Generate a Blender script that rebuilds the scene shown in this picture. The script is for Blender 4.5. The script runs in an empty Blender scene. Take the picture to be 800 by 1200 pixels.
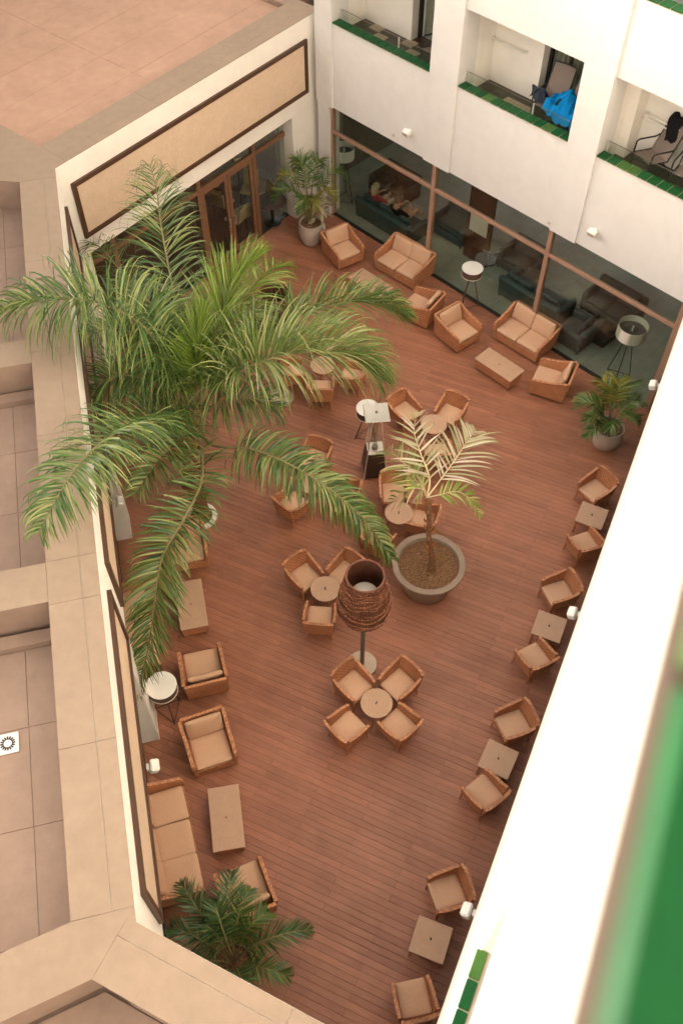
import bpy, math, random
from mathutils import Vector, Matrix, noise
random.seed(7)
R = math.radians
SC = bpy.context.scene
COL = SC.collection

# ------------------------------------------------------------------ camera
CAM_H = 17.39                       # camera height over the deck
TILT = math.atan(811 / 1108.0)      # angle of the view axis from straight down
cam = bpy.data.cameras.new('camera')
cam.sensor_fit = 'VERTICAL'; cam.sensor_height = 36.0
cam.lens = 36.0 * 1108 / 1200
cam.clip_start = 0.05; cam.clip_end = 3000
cam.dof.use_dof = True; cam.dof.focus_distance = 19.5; cam.dof.aperture_fstop = 1.9
camo = bpy.data.objects.new('camera', cam); COL.objects.link(camo)
camo.location = (0, 0, CAM_H); camo.rotation_euler = (TILT, 0, 0)
SC.camera = camo

# ------------------------------------------------------------------ sky and sun
SUN_EL, SUN_AZ = 11.0, 291.0        # azimuth of the sun, degrees clockwise from +Y
world = bpy.data.worlds.new('World'); SC.world = world; world.use_nodes = True
wn = world.node_tree; wn.nodes.clear()
sky = wn.nodes.new('ShaderNodeTexSky'); sky.sky_type = 'NISHITA'; sky.sun_disc = False
sky.sun_elevation = R(SUN_EL); sky.sun_rotation = R(SUN_AZ)
sky.dust_density = 4.0; sky.air_density = 1.0; sky.ozone_density = 0.6
hsv = wn.nodes.new('ShaderNodeHueSaturation'); hsv.inputs['Saturation'].default_value = 0.12
mixw = wn.nodes.new('ShaderNodeMix'); mixw.data_type = 'RGBA'; mixw.blend_type = 'MULTIPLY'
mixw.inputs[0].default_value = 1.0; mixw.inputs[7].default_value = (1.0, 0.905, 0.825, 1)
bg = wn.nodes.new('ShaderNodeBackground'); bg.inputs['Strength'].default_value = 0.15
wo = wn.nodes.new('ShaderNodeOutputWorld')
wn.links.new(sky.outputs[0], hsv.inputs['Color']); wn.links.new(hsv.outputs[0], mixw.inputs[6])
wn.links.new(mixw.outputs[2], bg.inputs['Color']); wn.links.new(bg.outputs[0], wo.inputs['Surface'])
sun = bpy.data.lights.new('sun', 'SUN'); sun.energy = 0.8; sun.angle = R(10.0); sun.color = (1.0, 0.91, 0.79)
suno = bpy.data.objects.new('sun', sun); COL.objects.link(suno)
sd = Vector((math.sin(R(SUN_AZ)) * math.cos(R(SUN_EL)), math.cos(R(SUN_AZ)) * math.cos(R(SUN_EL)), math.sin(R(SUN_EL))))
suno.rotation_euler = sd.to_track_quat('Z', 'Y').to_euler(); suno.location = (0, 0, 40)
SC.view_settings.view_transform = 'Standard'; SC.view_settings.look = 'None'
SC.view_settings.exposure = 2.68; SC.view_settings.gamma = 1.0
SC.render.engine = 'CYCLES'
SC.cycles.max_bounces = 8; SC.cycles.transparent_max_bounces = 16
SC.cycles.caustics_reflective = False; SC.cycles.caustics_refractive = False

# ------------------------------------------------------------------ survey helper: where a measured sight line meets the level z
_S, _C = math.sin(TILT), math.cos(TILT)
def at(px, py, z=0.0):
    dx, dy = px - 400.0, py - 600.0
    r = Vector((dx, 1108 * _S - dy * _C, -1108 * _C - dy * _S))
    return Vector((0, 0, CAM_H)) + r * ((z - CAM_H) / r.z)
def on_screen(p):
    v = p - Vector((0, 0, CAM_H))
    d = v.y * _S - v.z * _C
    return 400 + 1108 * v.x / d, 600 + 1108 * (-v.y * _C - v.z * _S) / d, d

# ------------------------------------------------------------------ mesh builder
class MB:
    def __init__(s, M=None):
        s.v = []; s.f = []; s.uv = {}; s.M = M; s.sm = False
    def add(s, vs, fs, M=None):
        b = len(s.v)
        for p in vs:
            p = Vector(p)
            if M is not None: p = M @ p
            s.v.append(p)
        s.f += [tuple(b + i for i in f) for f in fs]
        return s
    def box(s, x0, x1, y0, y1, z0, z1, c=0.0, M=None):
        if c <= 0:
            vs = [(x, y, z) for z in (z0, z1) for y in (y0, y1) for x in (x0, x1)]
            fs = [(0, 2, 3, 1), (4, 5, 7, 6), (0, 1, 5, 4), (2, 6, 7, 3), (0, 4, 6, 2), (1, 3, 7, 5)]
            return s.add(vs, fs, M)
        c = min(c, (x1 - x0) * .45, (y1 - y0) * .45, (z1 - z0) * .45)
        vs = []; idx = {}
        for iz, (z, dz) in enumerate(((z0, c), (z1, -c))):
            for iy, (y, dy) in enumerate(((y0, c), (y1, -c))):
                for ix, (x, dx) in enumerate(((x0, c), (x1, -c))):
                    k = (ix, iy, iz); b = len(vs)
                    vs += [(x, y + dy, z + dz), (x + dx, y, z + dz), (x + dx, y + dy, z)]
                    idx[k] = b
        I = lambda a, b_, c_, t: idx[(a, b_, c_)] + t
        fs = []
        for q in (0, 1):
            fx = [I(q, 0, 0, 0), I(q, 1, 0, 0), I(q, 1, 1, 0), I(q, 0, 1, 0)]
            fy = [I(0, q, 0, 1), I(0, q, 1, 1), I(1, q, 1, 1), I(1, q, 0, 1)]
            fz = [I(0, 0, q, 2), I(1, 0, q, 2), I(1, 1, q, 2), I(0, 1, q, 2)]
            for f in (fx, fy, fz): fs.append(tuple(f if q else f[::-1]))
        for a in (0, 1):
            for b in (0, 1):
                fs.append((I(0, a, b, 1), I(1, a, b, 1), I(1, a, b, 2), I(0, a, b, 2)))
                fs.append((I(a, 0, b, 0), I(a, 1, b, 0), I(a, 1, b, 2), I(a, 0, b, 2)))
                fs.append((I(a, b, 0, 0), I(a, b, 1, 0), I(a, b, 1, 1), I(a, b, 0, 1)))
                for d in (0, 1): fs.append((I(a, b, d, 0), I(a, b, d, 1), I(a, b, d, 2)))
        return s.add(vs, fs, M)
    def prism(s, poly, z0, z1, M=None):
        n = len(poly)
        vs = [(p[0], p[1], z0) for p in poly] + [(p[0], p[1], z1) for p in poly]
        fs = [tuple(range(n))[::-1], tuple(range(n, 2 * n))] + [(i, (i + 1) % n, n + (i + 1) % n, n + i) for i in range(n)]
        return s.add(vs, fs, M)
    def plate(s, poly, x0, x1, M=None):          # polygon in (y, z), thickness along x
        n = len(poly)
        vs = [(x0, p[0], p[1]) for p in poly] + [(x1, p[0], p[1]) for p in poly]
        fs = [tuple(range(n))[::-1], tuple(range(n, 2 * n))] + [(i, (i + 1) % n, n + (i + 1) % n, n + i) for i in range(n)]
        return s.add(vs, fs, M)
    def tube(s, pts, rad, n=8, caps=True, M=None):
        pts = [Vector(p) for p in pts]; m = len(pts)
        if not hasattr(rad, '__len__'): rad = [rad] * m
        vs = []; fs = []; ref = None
        for i, p in enumerate(pts):
            t = (pts[min(i + 1, m - 1)] - pts[max(i - 1, 0)]).normalized()
            if ref is None: ref = t.orthogonal().normalized()
            ref = (ref - t * ref.dot(t))
            ref = ref.normalized() if ref.length > 1e-6 else t.orthogonal().normalized()
            b = t.cross(ref)
            for k in range(n):
                a = 2 * math.pi * k / n
                vs.append(p + (ref * math.cos(a) + b * math.sin(a)) * rad[i])
        for i in range(m - 1):
            for k in range(n):
                fs.append((i * n + k, i * n + (k + 1) % n, (i + 1) * n + (k + 1) % n, (i + 1) * n + k))
        if caps: fs += [tuple(range(n))[::-1], tuple(range((m - 1) * n, m * n))]
        return s.add(vs, fs, M)
    def lathe(s, prof, n=32, M=None, cap=True):
        vs = []; fs = []; m = len(prof)
        for r, z in prof:
            for k in range(n):
                a = 2 * math.pi * k / n; vs.append((r * math.cos(a), r * math.sin(a), z))
        for i in range(m - 1):
            for k in range(n): fs.append((i * n + k, i * n + (k + 1) % n, (i + 1) * n + (k + 1) % n, (i + 1) * n + k))
        if cap: fs += [tuple(range(n))[::-1], tuple(range((m - 1) * n, m * n))]
        return s.add(vs, fs, M)
    def cushion(s, cx, cy, cz, sx, sy, sz, e=0.22, M=None, nu=28, nv=12):
        sg = lambda w, p: math.copysign(abs(w) ** p, w)
        vs = []; fs = []
        for j in range(nv + 1):
            ph = -math.pi / 2 + math.pi * j / nv
            for i in range(nu):
                th = 2 * math.pi * i / nu
                x = sg(math.cos(ph), .45) * sg(math.cos(th), e); y = sg(math.cos(ph), .45) * sg(math.sin(th), e)
                z = sg(math.sin(ph), .6)
                pf = 1 - .22 * max(abs(x), abs(y)) ** 4
                vs.append((cx + x * sx / 2, cy + y * sy / 2, cz + z * sz / 2 * pf))
        for j in range(nv):
            for i in range(nu): fs.append((j * nu + i, j * nu + (i + 1) % nu, (j + 1) * nu + (i + 1) % nu, (j + 1) * nu + i))
        return s.add(vs, fs, M)
    def strip(s, A, B):                           # ribbon between two polylines
        n = len(A); return s.add(list(A) + list(B), [(i, i + 1, n + i + 1, n + i) for i in range(n - 1)])
    def build(s, name, mat, parent=None, smooth=False, world_space=False):
        me = bpy.data.meshes.new(name)
        me.from_pydata([tuple(s.M @ p) if s.M is not None else tuple(p) for p in s.v], [], s.f)
        me.materials.append(mat)
        if smooth:
            me.polygons.foreach_set('use_smooth', [True] * len(me.polygons))
            try: me.set_sharp_from_angle(angle=R(38))
            except Exception: pass
        me.update()
        o = bpy.data.objects.new(name, me); COL.objects.link(o)
        if parent is not None:
            o.parent = parent
            if world_space: o.matrix_parent_inverse = root_matrix(parent).inverted()
        return o
def root_matrix(o):
    m = Matrix.LocRotScale(o.location, o.rotation_euler, o.scale)
    if o.parent: m = root_matrix(o.parent) @ o.matrix_parent_inverse @ m
    return m
def thing(name, label, cat, loc=(0, 0, 0), rz=0.0, group=None):
    o = bpy.data.objects.new(name, None); o.empty_display_size = .2; COL.objects.link(o)
    o.location = loc; o.rotation_euler = (0, 0, rz); o['label'] = label; o['category'] = cat
    if group: o['group'] = group
    return o
def tag(o, label, cat, group=None):
    o['label'] = label; o['category'] = cat
    if group: o['group'] = group
    return o
def struct(o): o['kind'] = 'structure'; return o
def copy_tree(o, parent=None):
    c = o.copy(); COL.objects.link(c); c.parent = parent
    for ch in KIDS.get(o.name, [x for x in o.children]): copy_tree(ch, c)
    return c
KIDS = {}
def frame(o, ang):                                # local x along the wall, y into the building
    return Matrix.Translation((o[0], o[1], 0)) @ Matrix.Rotation(R(ang), 4, 'Z')

# ------------------------------------------------------------------ materials
def new_mat(name):
    m = bpy.data.materials.new(name); m.use_nodes = True
    nt = m.node_tree; b = nt.nodes['Principled BSDF']; return m, nt, b
def N(nt, t, **kw):
    n = nt.nodes.new(t)
    for k, v in kw.items():
        if k in n.inputs: n.inputs[k].default_value = v
        else: setattr(n, k, v)
    return n
def rgba(c): return (c[0], c[1], c[2], 1)
def plain(name, col, rough=.6, var=.12, scale=6.0, bump=.0, bscale=60.0, metal=0.0, spec=.4, stain=0.0, streak=0.0):
    m, nt, b = new_mat(name)
    tc = N(nt, 'ShaderNodeTexCoord')
    nz = N(nt, 'ShaderNodeTexNoise', Scale=scale, Detail=6.0, Roughness=.6)
    nt.links.new(tc.outputs['Object'], nz.inputs['Vector'])
    ramp = N(nt, 'ShaderNodeValToRGB')
    ramp.color_ramp.elements[0].position = .3; ramp.color_ramp.elements[1].position = .7
    ramp.color_ramp.elements[0].color = rgba([x * (1 - var) for x in col]); ramp.color_ramp.elements[1].color = rgba([min(1, x * (1 + var)) for x in col])
    nt.links.new(nz.outputs['Fac'], ramp.inputs[0]); src = ramp.outputs[0]
    if stain > 0:
        n2 = N(nt, 'ShaderNodeTexNoise', Scale=scale * .17, Detail=8.0, Roughness=.7)
        nt.links.new(tc.outputs['Object'], n2.inputs['Vector'])
        r2 = N(nt, 'ShaderNodeValToRGB'); r2.color_ramp.elements[0].position = .42; r2.color_ramp.elements[1].position = .62
        r2.color_ramp.elements[0].color = (1 - stain, 1 - stain * 1.05, 1 - stain * 1.1, 1); r2.color_ramp.elements[1].color = (1, 1, 1, 1)
        nt.links.new(n2.outputs['Fac'], r2.inputs[0])
        mx = N(nt, 'ShaderNodeMix', data_type='RGBA', blend_type='MULTIPLY'); mx.inputs[0].default_value = 1
        nt.links.new(src, mx.inputs[6]); nt.links.new(r2.outputs[0], mx.inputs[7]); src = mx.outputs[2]
    if streak > 0:                                  # rain runs down the wall
        mp = N(nt, 'ShaderNodeMapping'); mp.inputs['Scale'].default_value = (5.0, 5.0, .22); nt.links.new(tc.outputs['Object'], mp.inputs[0])
        n4 = N(nt, 'ShaderNodeTexNoise', Scale=1.6, Detail=7.0, Roughness=.7); nt.links.new(mp.outputs[0], n4.inputs['Vector'])
        r4 = N(nt, 'ShaderNodeValToRGB'); r4.color_ramp.elements[0].position = .30; r4.color_ramp.elements[1].position = .55
        r4.color_ramp.elements[0].color = (1 - streak, 1 - streak * 1.1, 1 - streak * 1.25, 1); r4.color_ramp.elements[1].color = (1, 1, 1, 1); nt.links.new(n4.outputs['Fac'], r4.inputs[0])
        mx4 = N(nt, 'ShaderNodeMix', data_type='RGBA', blend_type='MULTIPLY'); mx4.inputs[0].default_value = 1
        nt.links.new(src, mx4.inputs[6]); nt.links.new(r4.outputs[0], mx4.inputs[7]); src = mx4.outputs[2]
    nt.links.new(src, b.inputs['Base Color'])
    b.inputs['Roughness'].default_value = rough; b.inputs['Metallic'].default_value = metal
    b.inputs['Specular IOR Level'].default_value = spec
    if bump > 0:
        n3 = N(nt, 'ShaderNodeTexNoise', Scale=bscale, Detail=4.0)
        nt.links.new(tc.outputs['Object'], n3.inputs['Vector'])
        bp = N(nt, 'ShaderNodeBump', Strength=bump, Distance=.01)
        nt.links.new(n3.outputs['Fac'], bp.inputs['Height']); nt.links.new(bp.outputs[0], b.inputs['Normal'])
    return m
def wicker(name, col, sc=46.0):
    m, nt, b = new_mat(name)
    tc = N(nt, 'ShaderNodeTexCoord')
    mp = N(nt, 'ShaderNodeMapping'); nt.links.new(tc.outputs['Object'], mp.inputs[0])
    w1 = N(nt, 'ShaderNodeTexWave', Scale=sc * .32, Distortion=.6, wave_type='BANDS', bands_direction='Z'); w1.inputs['Detail'].default_value = 1
    w2 = N(nt, 'ShaderNodeTexWave', Scale=sc * .16, Distortion=.8, wave_type='BANDS', bands_direction='DIAGONAL')
    nz = N(nt, 'ShaderNodeTexNoise', Scale=38.0, Detail=4.0)
    n2 = N(nt, 'ShaderNodeTexNoise', Scale=5.0, Detail=3.0)
    for n in (w1, w2, nz, n2): nt.links.new(mp.outputs[0], n.inputs['Vector'])
    mul = N(nt, 'ShaderNodeMath', operation='MULTIPLY'); nt.links.new(w1.outputs['Fac'], mul.inputs[0]); nt.links.new(w2.outputs['Fac'], mul.inputs[1])
    ad = N(nt, 'ShaderNodeMath', operation='ADD'); nt.links.new(mul.outputs[0], ad.inputs[0]); nt.links.new(nz.outputs['Fac'], ad.inputs[1])
    ramp = N(nt, 'ShaderNodeValToRGB')
    e = ramp.color_ramp.elements; e[0].position = .3; e[1].position = 1.15 if False else 1.0
    e[0].color = rgba([x * .5 for x in col]); e[1].color = rgba([min(1, x * 1.25) for x in col])
    em = e.new(.62); em.color = rgba(col)
    nt.links.new(ad.outputs[0], ramp.inputs[0])
    mx = N(nt, 'ShaderNodeMix', data_type='RGBA', blend_type='MULTIPLY'); mx.inputs[0].default_value = .5
    nt.links.new(ramp.outputs[0], mx.inputs[6]); nt.links.new(n2.outputs['Fac'], mx.inputs[7])
    gm = N(nt, 'ShaderNodeGamma'); gm.inputs[1].default_value = .9; nt.links.new(mx.outputs[2], gm.inputs[0])
    nt.links.new(gm.outputs[0], b.inputs['Base Color']); b.inputs['Roughness'].default_value = .55; b.inputs['Specular IOR Level'].default_value = .3
    bp = N(nt, 'ShaderNodeBump', Strength=.6, Distance=.006); nt.links.new(ad.outputs[0], bp.inputs['Height']); nt.links.new(bp.outputs[0], b.inputs['Normal'])
    return m
def leaf(name, c0, c1, c2, trans=.35):
    m, nt, b = new_mat(name)
    g = N(nt, 'ShaderNodeNewGeometry')
    ramp = N(nt, 'ShaderNodeValToRGB'); e = ramp.color_ramp.elements
    e[0].position = 0; e[0].color = rgba(c0); e[1].position = 1; e[1].color = rgba(c2); x = e.new(.55); x.color = rgba(c1)
    nt.links.new(g.outputs['Random Per Island'], ramp.inputs[0])
    nt.links.new(ramp.outputs[0], b.inputs['Base Color']); b.inputs['Roughness'].default_value = .36; b.inputs['Specular IOR Level'].default_value = .6
    tr = N(nt, 'ShaderNodeBsdfTranslucent'); nt.links.new(ramp.outputs[0], tr.inputs[0])
    mx = N(nt, 'ShaderNodeMixShader'); mx.inputs[0].default_value = trans
    out = nt.nodes['Material Output']
    nt.links.new(b.outputs[0], mx.inputs[1]); nt.links.new(tr.outputs[0], mx.inputs[2]); nt.links.new(mx.outputs[0], out.inputs['Surface'])
    return m
def glass(name, tint=(.88, .93, .89), gloss=1.0):
    m, nt, b = new_mat(name)
    nt.nodes.remove(b); out = nt.nodes['Material Output']
    t = N(nt, 'ShaderNodeBsdfTransparent'); t.inputs[0].default_value = rgba(tint)
    gl = N(nt, 'ShaderNodeBsdfGlossy'); gl.inputs['Roughness'].default_value = .01; gl.inputs['Color'].default_value = (gloss, gloss, gloss, 1)
    lw = N(nt, 'ShaderNodeLayerWeight'); lw.inputs[0].default_value = .5
    pw = N(nt, 'ShaderNodeMath', operation='POWER'); pw.inputs[1].default_value = 5.0; nt.links.new(lw.outputs['Facing'], pw.inputs[0])
    fr = N(nt, 'ShaderNodeMath', operation='MULTIPLY_ADD'); fr.inputs[1].default_value = .9; fr.inputs[2].default_value = .045; nt.links.new(pw.outputs[0], fr.inputs[0])
    mx = N(nt, 'ShaderNodeMixShader'); nt.links.new(fr.outputs[0], mx.inputs[0]); nt.links.new(t.outputs[0], mx.inputs[1]); nt.links.new(gl.outputs[0], mx.inputs[2])
    nt.links.new(mx.outputs[0], out.inputs['Surface']); return m
def deck_mat():
    m, nt, b = new_mat('deck_wood')
    uv = N(nt, 'ShaderNodeUVMap')
    sep = N(nt, 'ShaderNodeSeparateXYZ'); nt.links.new(uv.outputs[0], sep.inputs[0])
    # board id lives in the whole part of v/10
    idn = N(nt, 'ShaderNodeMath', operation='DIVIDE'); idn.inputs[1].default_value = 10.0; nt.links.new(sep.outputs['Y'], idn.inputs[0])
    fl = N(nt, 'ShaderNodeMath', operation='FLOOR'); nt.links.new(idn.outputs[0], fl.inputs[0])
    wn_ = N(nt, 'ShaderNodeTexWhiteNoise', noise_dimensions='1D'); nt.links.new(fl.outputs[0], wn_.inputs['W'])
    ramp = N(nt, 'ShaderNodeValToRGB'); e = ramp.color_ramp.elements
    e[0].color = (.352, .142, .077, 1); e[1].color = (.45, .186, .104, 1); x = e.new(.5); x.color = (.397, .168, .092, 1)
    nt.links.new(wn_.outputs['Value'], ramp.inputs[0])
    cmb = N(nt, 'ShaderNodeMapping'); cmb.inputs['Scale'].default_value = (1.2, 28, 1); nt.links.new(uv.outputs[0], cmb.inputs[0])
    gr = N(nt, 'ShaderNodeTexNoise', Scale=2.0, Detail=6.0, Roughness=.65); nt.links.new(cmb.outputs[0], gr.inputs['Vector'])
    r2 = N(nt, 'ShaderNodeValToRGB'); r2.color_ramp.elements[0].position = .28; r2.color_ramp.elements[1].position = .75
    r2.color_ramp.elements[0].color = (.66, .62, .58, 1); r2.color_ramp.elements[1].color = (1.12, 1.12, 1.12, 1); nt.links.new(gr.outputs['Fac'], r2.inputs[0])
    mx = N(nt, 'ShaderNodeMix', data_type='RGBA', blend_type='MULTIPLY'); mx.inputs[0].default_value = 1
    nt.links.new(ramp.outputs[0], mx.inputs[6]); nt.links.new(r2.outputs[0], mx.inputs[7])
    # worn, dusty areas and dark damp patches over many boards
    ge = N(nt, 'ShaderNodeNewGeometry'); pn = N(nt, 'ShaderNodeTexNoise', Scale=.55, Detail=7.0, Roughness=.65); nt.links.new(ge.outputs['Position'], pn.inputs['Vector'])
    r3 = N(nt, 'ShaderNodeValToRGB'); r3.color_ramp.elements[0].position = .3; r3.color_ramp.elements[1].position = .72
    r3.color_ramp.elements[0].color = (.74, .72, .70, 1); r3.color_ramp.elements[1].color = (1.2, 1.22, 1.26, 1); nt.links.new(pn.outputs['Fac'], r3.inputs[0])
    mx2 = N(nt, 'ShaderNodeMix', data_type='RGBA', blend_type='MULTIPLY'); mx2.inputs[0].default_value = 1
    nt.links.new(mx.outputs[2], mx2.inputs[6]); nt.links.new(r3.outputs[0], mx2.inputs[7])
    nt.links.new(mx2.outputs[2], b.inputs['Base Color']); b.inputs['Roughness'].default_value = .4; b.inputs['Specular IOR Level'].default_value = .5
    # reeded profile along the board
    wv = N(nt, 'ShaderNodeMath', operation='MULTIPLY'); wv.inputs[1].default_value = 2 * math.pi / .0121; nt.links.new(sep.outputs['Y'], wv.inputs[0])
    si = N(nt, 'ShaderNodeMath', operation='SINE'); nt.links.new(wv.outputs[0], si.inputs[0])
    adb = N(nt, 'ShaderNodeMath', operation='ADD'); nt.links.new(si.outputs[0], adb.inputs[0]); nt.links.new(gr.outputs['Fac'], adb.inputs[1])
    bp = N(nt, 'ShaderNodeBump', Strength=.35, Distance=.002); nt.links.new(adb.outputs[0], bp.inputs['Height']); nt.links.new(bp.outputs[0], b.inputs['Normal'])
    return m

M = dict(
    deck=deck_mat(),
    plaster=plain('white_plaster', (0.68, 0.655, 0.62), .85, .03, 3.0, .25, 90, stain=.025, streak=.02),
    plaster2=plain('cream_plaster', (0.84, 0.79, 0.7), .85, .03, 3.0, .25, 90, stain=.05, streak=.02),  # annex walls' extra light put into the tone; also side wing's shaded band
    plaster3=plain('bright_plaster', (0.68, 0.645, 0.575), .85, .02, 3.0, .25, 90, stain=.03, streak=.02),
    coping=plain('roof_coping', (0.305, 0.225, 0.158), .9, .06, 5.0, .3, 120, stain=.07),
    roof=plain('roof_membrane', (0.46, 0.285, 0.195), .9, .07, 4.0, .3, 80, stain=.10),
    roof2=plain('grey_roof_membrane', (0.32, 0.222, 0.163), .9, .07, 4.0, .3, 80, stain=.10),
    panel=plain('sand_panel', (0.66, 0.5, 0.35), .75, .05, 14.0, .3, 140, stain=.06),
    frame=plain('dark_brown_frame', (.075, .035, .018), .5, .1),
    copper=plain('brown_aluminium', (0.36, 0.21, 0.14), .42, .06, spec=.5),
    doorwood=plain('brown_door_wood', (.20, .10, .055), .5, .12, 12),
    wick=wicker('honey_wicker', (0.58, 0.235, 0.105)),
    wick2=wicker('dark_twig', (0.17, 0.06, 0.032), 60),
    fabric=plain('sand_fabric', (0.6, 0.375, 0.24), .95, .05, 40, .3, 700, spec=.1),
    top=plain('taupe_table_top', (0.52, 0.325, 0.21), .6, .05, 20, stain=.06),
    dark=plain('near_black_metal', (.02, .018, .016), .45, .1),
    brownmetal=plain('brown_metal', (.09, .05, .035), .5, .1),
    steel=plain('grey_steel', (.22, .19, .16), .4, .05, metal=.6),
    shine=plain('polished_steel', (.75, .71, .64), .3, .03, metal=.7),
    white=plain('white_plastic', (0.76, 0.7315, 0.665), .5, .03),
    shade=plain('white_lamp_fabric', (0.72, 0.666, 0.576), .8, .04),
    brownshade=plain('brown_lamp_band', (.10, .055, .038), .7, .1),
    basestone=plain('pale_lamp_base', (0.506, 0.4048, 0.3036), .7, .06, 14),
    pot=plain('taupe_planter', (0.3, 0.22, 0.165), .6, .06, 8, .2, 50, stain=.12),
    potwhite=plain('pale_planter', (0.5152, 0.4416, 0.368), .6, .05, 8, .2, 50, stain=.10),
    brownstone=plain('brown_coping_stone', (0.055, 0.036, 0.022), .8, .1, 12),
    soil=plain('coir_soil', (0.17, 0.088, 0.042), 1.0, .75, 28, 1.0, 60),
    trunk=plain('palm_fibre', (0.208, 0.104, 0.048), .95, .4, 26, 1.0, 60),
    rachis=plain('rachis_green', (0.22, 0.19, 0.08), .6, .15, 8),
    rachis2=plain('rachis_pale', (.55, .45, .24), .6, .15, 8),
    leafA=leaf('palm_leaf', (.042, .105, .02), (.108, .185, .036), (.33, .36, .12), .28),
    leafY=leaf('young_palm_leaf', (.10, .185, .022), (.20, .29, .036), (.36, .41, .11), .36),
    leafP=leaf('bleached_palm_leaf', (.34, .36, .15), (.56, .49, .33), (.68, .58, .44), .3),
    leafG=leaf('areca_leaf', (0.0384, 0.109, 0.023), (0.0896, 0.179, 0.0307), (0.256, 0.256, 0.0576), .35),
    leafD=leaf('dark_palm_leaf', (0.0256, 0.0768, 0.0205), (0.0538, 0.128, 0.0282), (0.166, 0.218, 0.0576), .3),
    leafV=leaf('variegated_leaf', (.10, .13, .05), (.42, .36, .24), (.55, .46, .34), .3),
    green=plain('green_glaze', (0.005, 0.066, 0.015), .45, .25, 4, spec=.2),
    green2=plain('light_green_glaze', (0.045, 0.115, 0.022), .45, .2, 4, spec=.2),
    grout=plain('grout', (.45, .38, .25), .9, .1),
    glass=glass('window_glass'),
    glassc=glass('clear_glass', (.93, .95, .92)),
    btile=plain('brown_floor_tile', (.055, .03, .02), .35, .2, 5),
    btile2=plain('sand_floor_tile', (.36, .27, .19), .4, .1, 5),
    ftile=plain('grey_floor_tile', (0.4, 0.4, 0.34), .35, .12, 3, stain=.1),
    teal=plain('teal_leather', (0.05, 0.085, 0.087), .5, .2, 8),
    greyfab=plain('grey_upholstery', (0.1, 0.1, 0.1), .8, .15, 20),
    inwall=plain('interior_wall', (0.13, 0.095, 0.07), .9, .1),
    walnut=plain('walnut_panel', (.07, .032, .02), .5, .2, 9),
    blue=plain('blue_towel', (0.004, 0.17, 0.42), .95, .1, 30, .3, 300, spec=.1),
    black=plain('black_cloth', (.012, .011, .012), .95, .2, 30, spec=.1),
    sling=plain('taupe_sling', (.20, .155, .125), .8, .1, 120),
    curtain=plain('pale_curtain', (.42, .40, .33), .9, .08, 8),
    curtain2=plain('grey_curtain', (.20, .17, .14), .9, .08, 8),
    skin=plain('skin', (.50, .25, .16), .6, .05),
    hairb=plain('blond_hair', (.42, .32, .18), .8, .25, 60, .5, 200),
    hairn=plain('brown_hair', (.16, .07, .035), .8, .25, 60, .5, 200),
    red=plain('red_cloth', (.42, .045, .05), .9, .1, 30),
    teeth=plain('cream_chair_fabric', (.50, .37, .23), .9, .08, 20),
    wick3=wicker('light_twig', (0.38, 0.14, 0.065), 60),
    walnut2=plain('heater_brown', (.055, .030, .020), .45, .1),
    husk=plain('orange_husk', (.42, .17, .065), .9, .3, 26, .8, 60),
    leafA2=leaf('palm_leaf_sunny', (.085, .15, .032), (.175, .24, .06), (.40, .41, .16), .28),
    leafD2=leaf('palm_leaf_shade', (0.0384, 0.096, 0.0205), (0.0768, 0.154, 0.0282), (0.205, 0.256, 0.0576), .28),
    leafP2=leaf('yellowing_palm_leaf', (.20, .27, .06), (.36, .38, .12), (.60, .50, .28), .35),
    leafGY=leaf('areca_leaf_yellow', (0.128, 0.166, 0.0256), (0.256, 0.269, 0.0384), (0.461, 0.333, 0.0768), .35),
    leafY2=leaf('yellow_green_leaf', (0.205, 0.333, 0.0512), (0.358, 0.461, 0.0896), (0.666, 0.614, 0.256), .4),
    walnutfab=plain('brown_upholstery', (.10, .06, .04), .8, .15, 20),
    creamcloth=plain('cream_cloth', (.55, .47, .34), .9, .1, 30),
    navy=plain('navy_cloth', (.02, .028, .045), .9, .2, 30),
    seam=plain('roof_underlay', (.17, .115, .085), .9, .1),
    deckgap=plain('deck_gap', (0.2, 0.09, 0.053), .9, .1),
    glassd=plain('dark_window', (.03, .035, .035), .1, .1, spec=.6),
    mesh=glass('guard_mesh', (.9, .88, .84), .9),
    ground=plain('ground_soil', (.16, .12, .09), .95, .2, .4),
)

# ================================================================== SETTING
g = struct(MB().box(-400, 400, -400, 400, -.5, -.14).build('ground', M['ground']))

# ---- survey of the walls -------------------------------------------------
W1o = at(390, 250); W1a = -45.0                     # glazed wing: x to the right, y into the building
W1 = frame(W1o, W1a)
PA, PB, PC = at(65, 197, 5.6), at(375, 10, 5.6), at(160, 1080, 5.6)
W2a = math.degrees(math.atan2(PB.y - PA.y, PB.x - PA.x)); W2 = frame(PA, W2a); W2len = (PB - PA).xy.length
W3a = math.degrees(math.atan2(PA.y - PC.y, PA.x - PC.x)); W3 = frame(PC, W3a); W3len = (PA - PC).xy.length
RFd = Vector((math.cos(R(65.7)), math.sin(R(65.7)), 0)); RFn = Vector((RFd.y, -RFd.x, 0))
RF = Matrix(((-RFd.x, RFn.x, 0, 0), (-RFd.y, RFn.y, 0, 0), (0, 0, 1, 0), (0, 0, 0, 1)))   # x = towards the viewer, y into the building, under the camera at 0,0
RFY = .35

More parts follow.
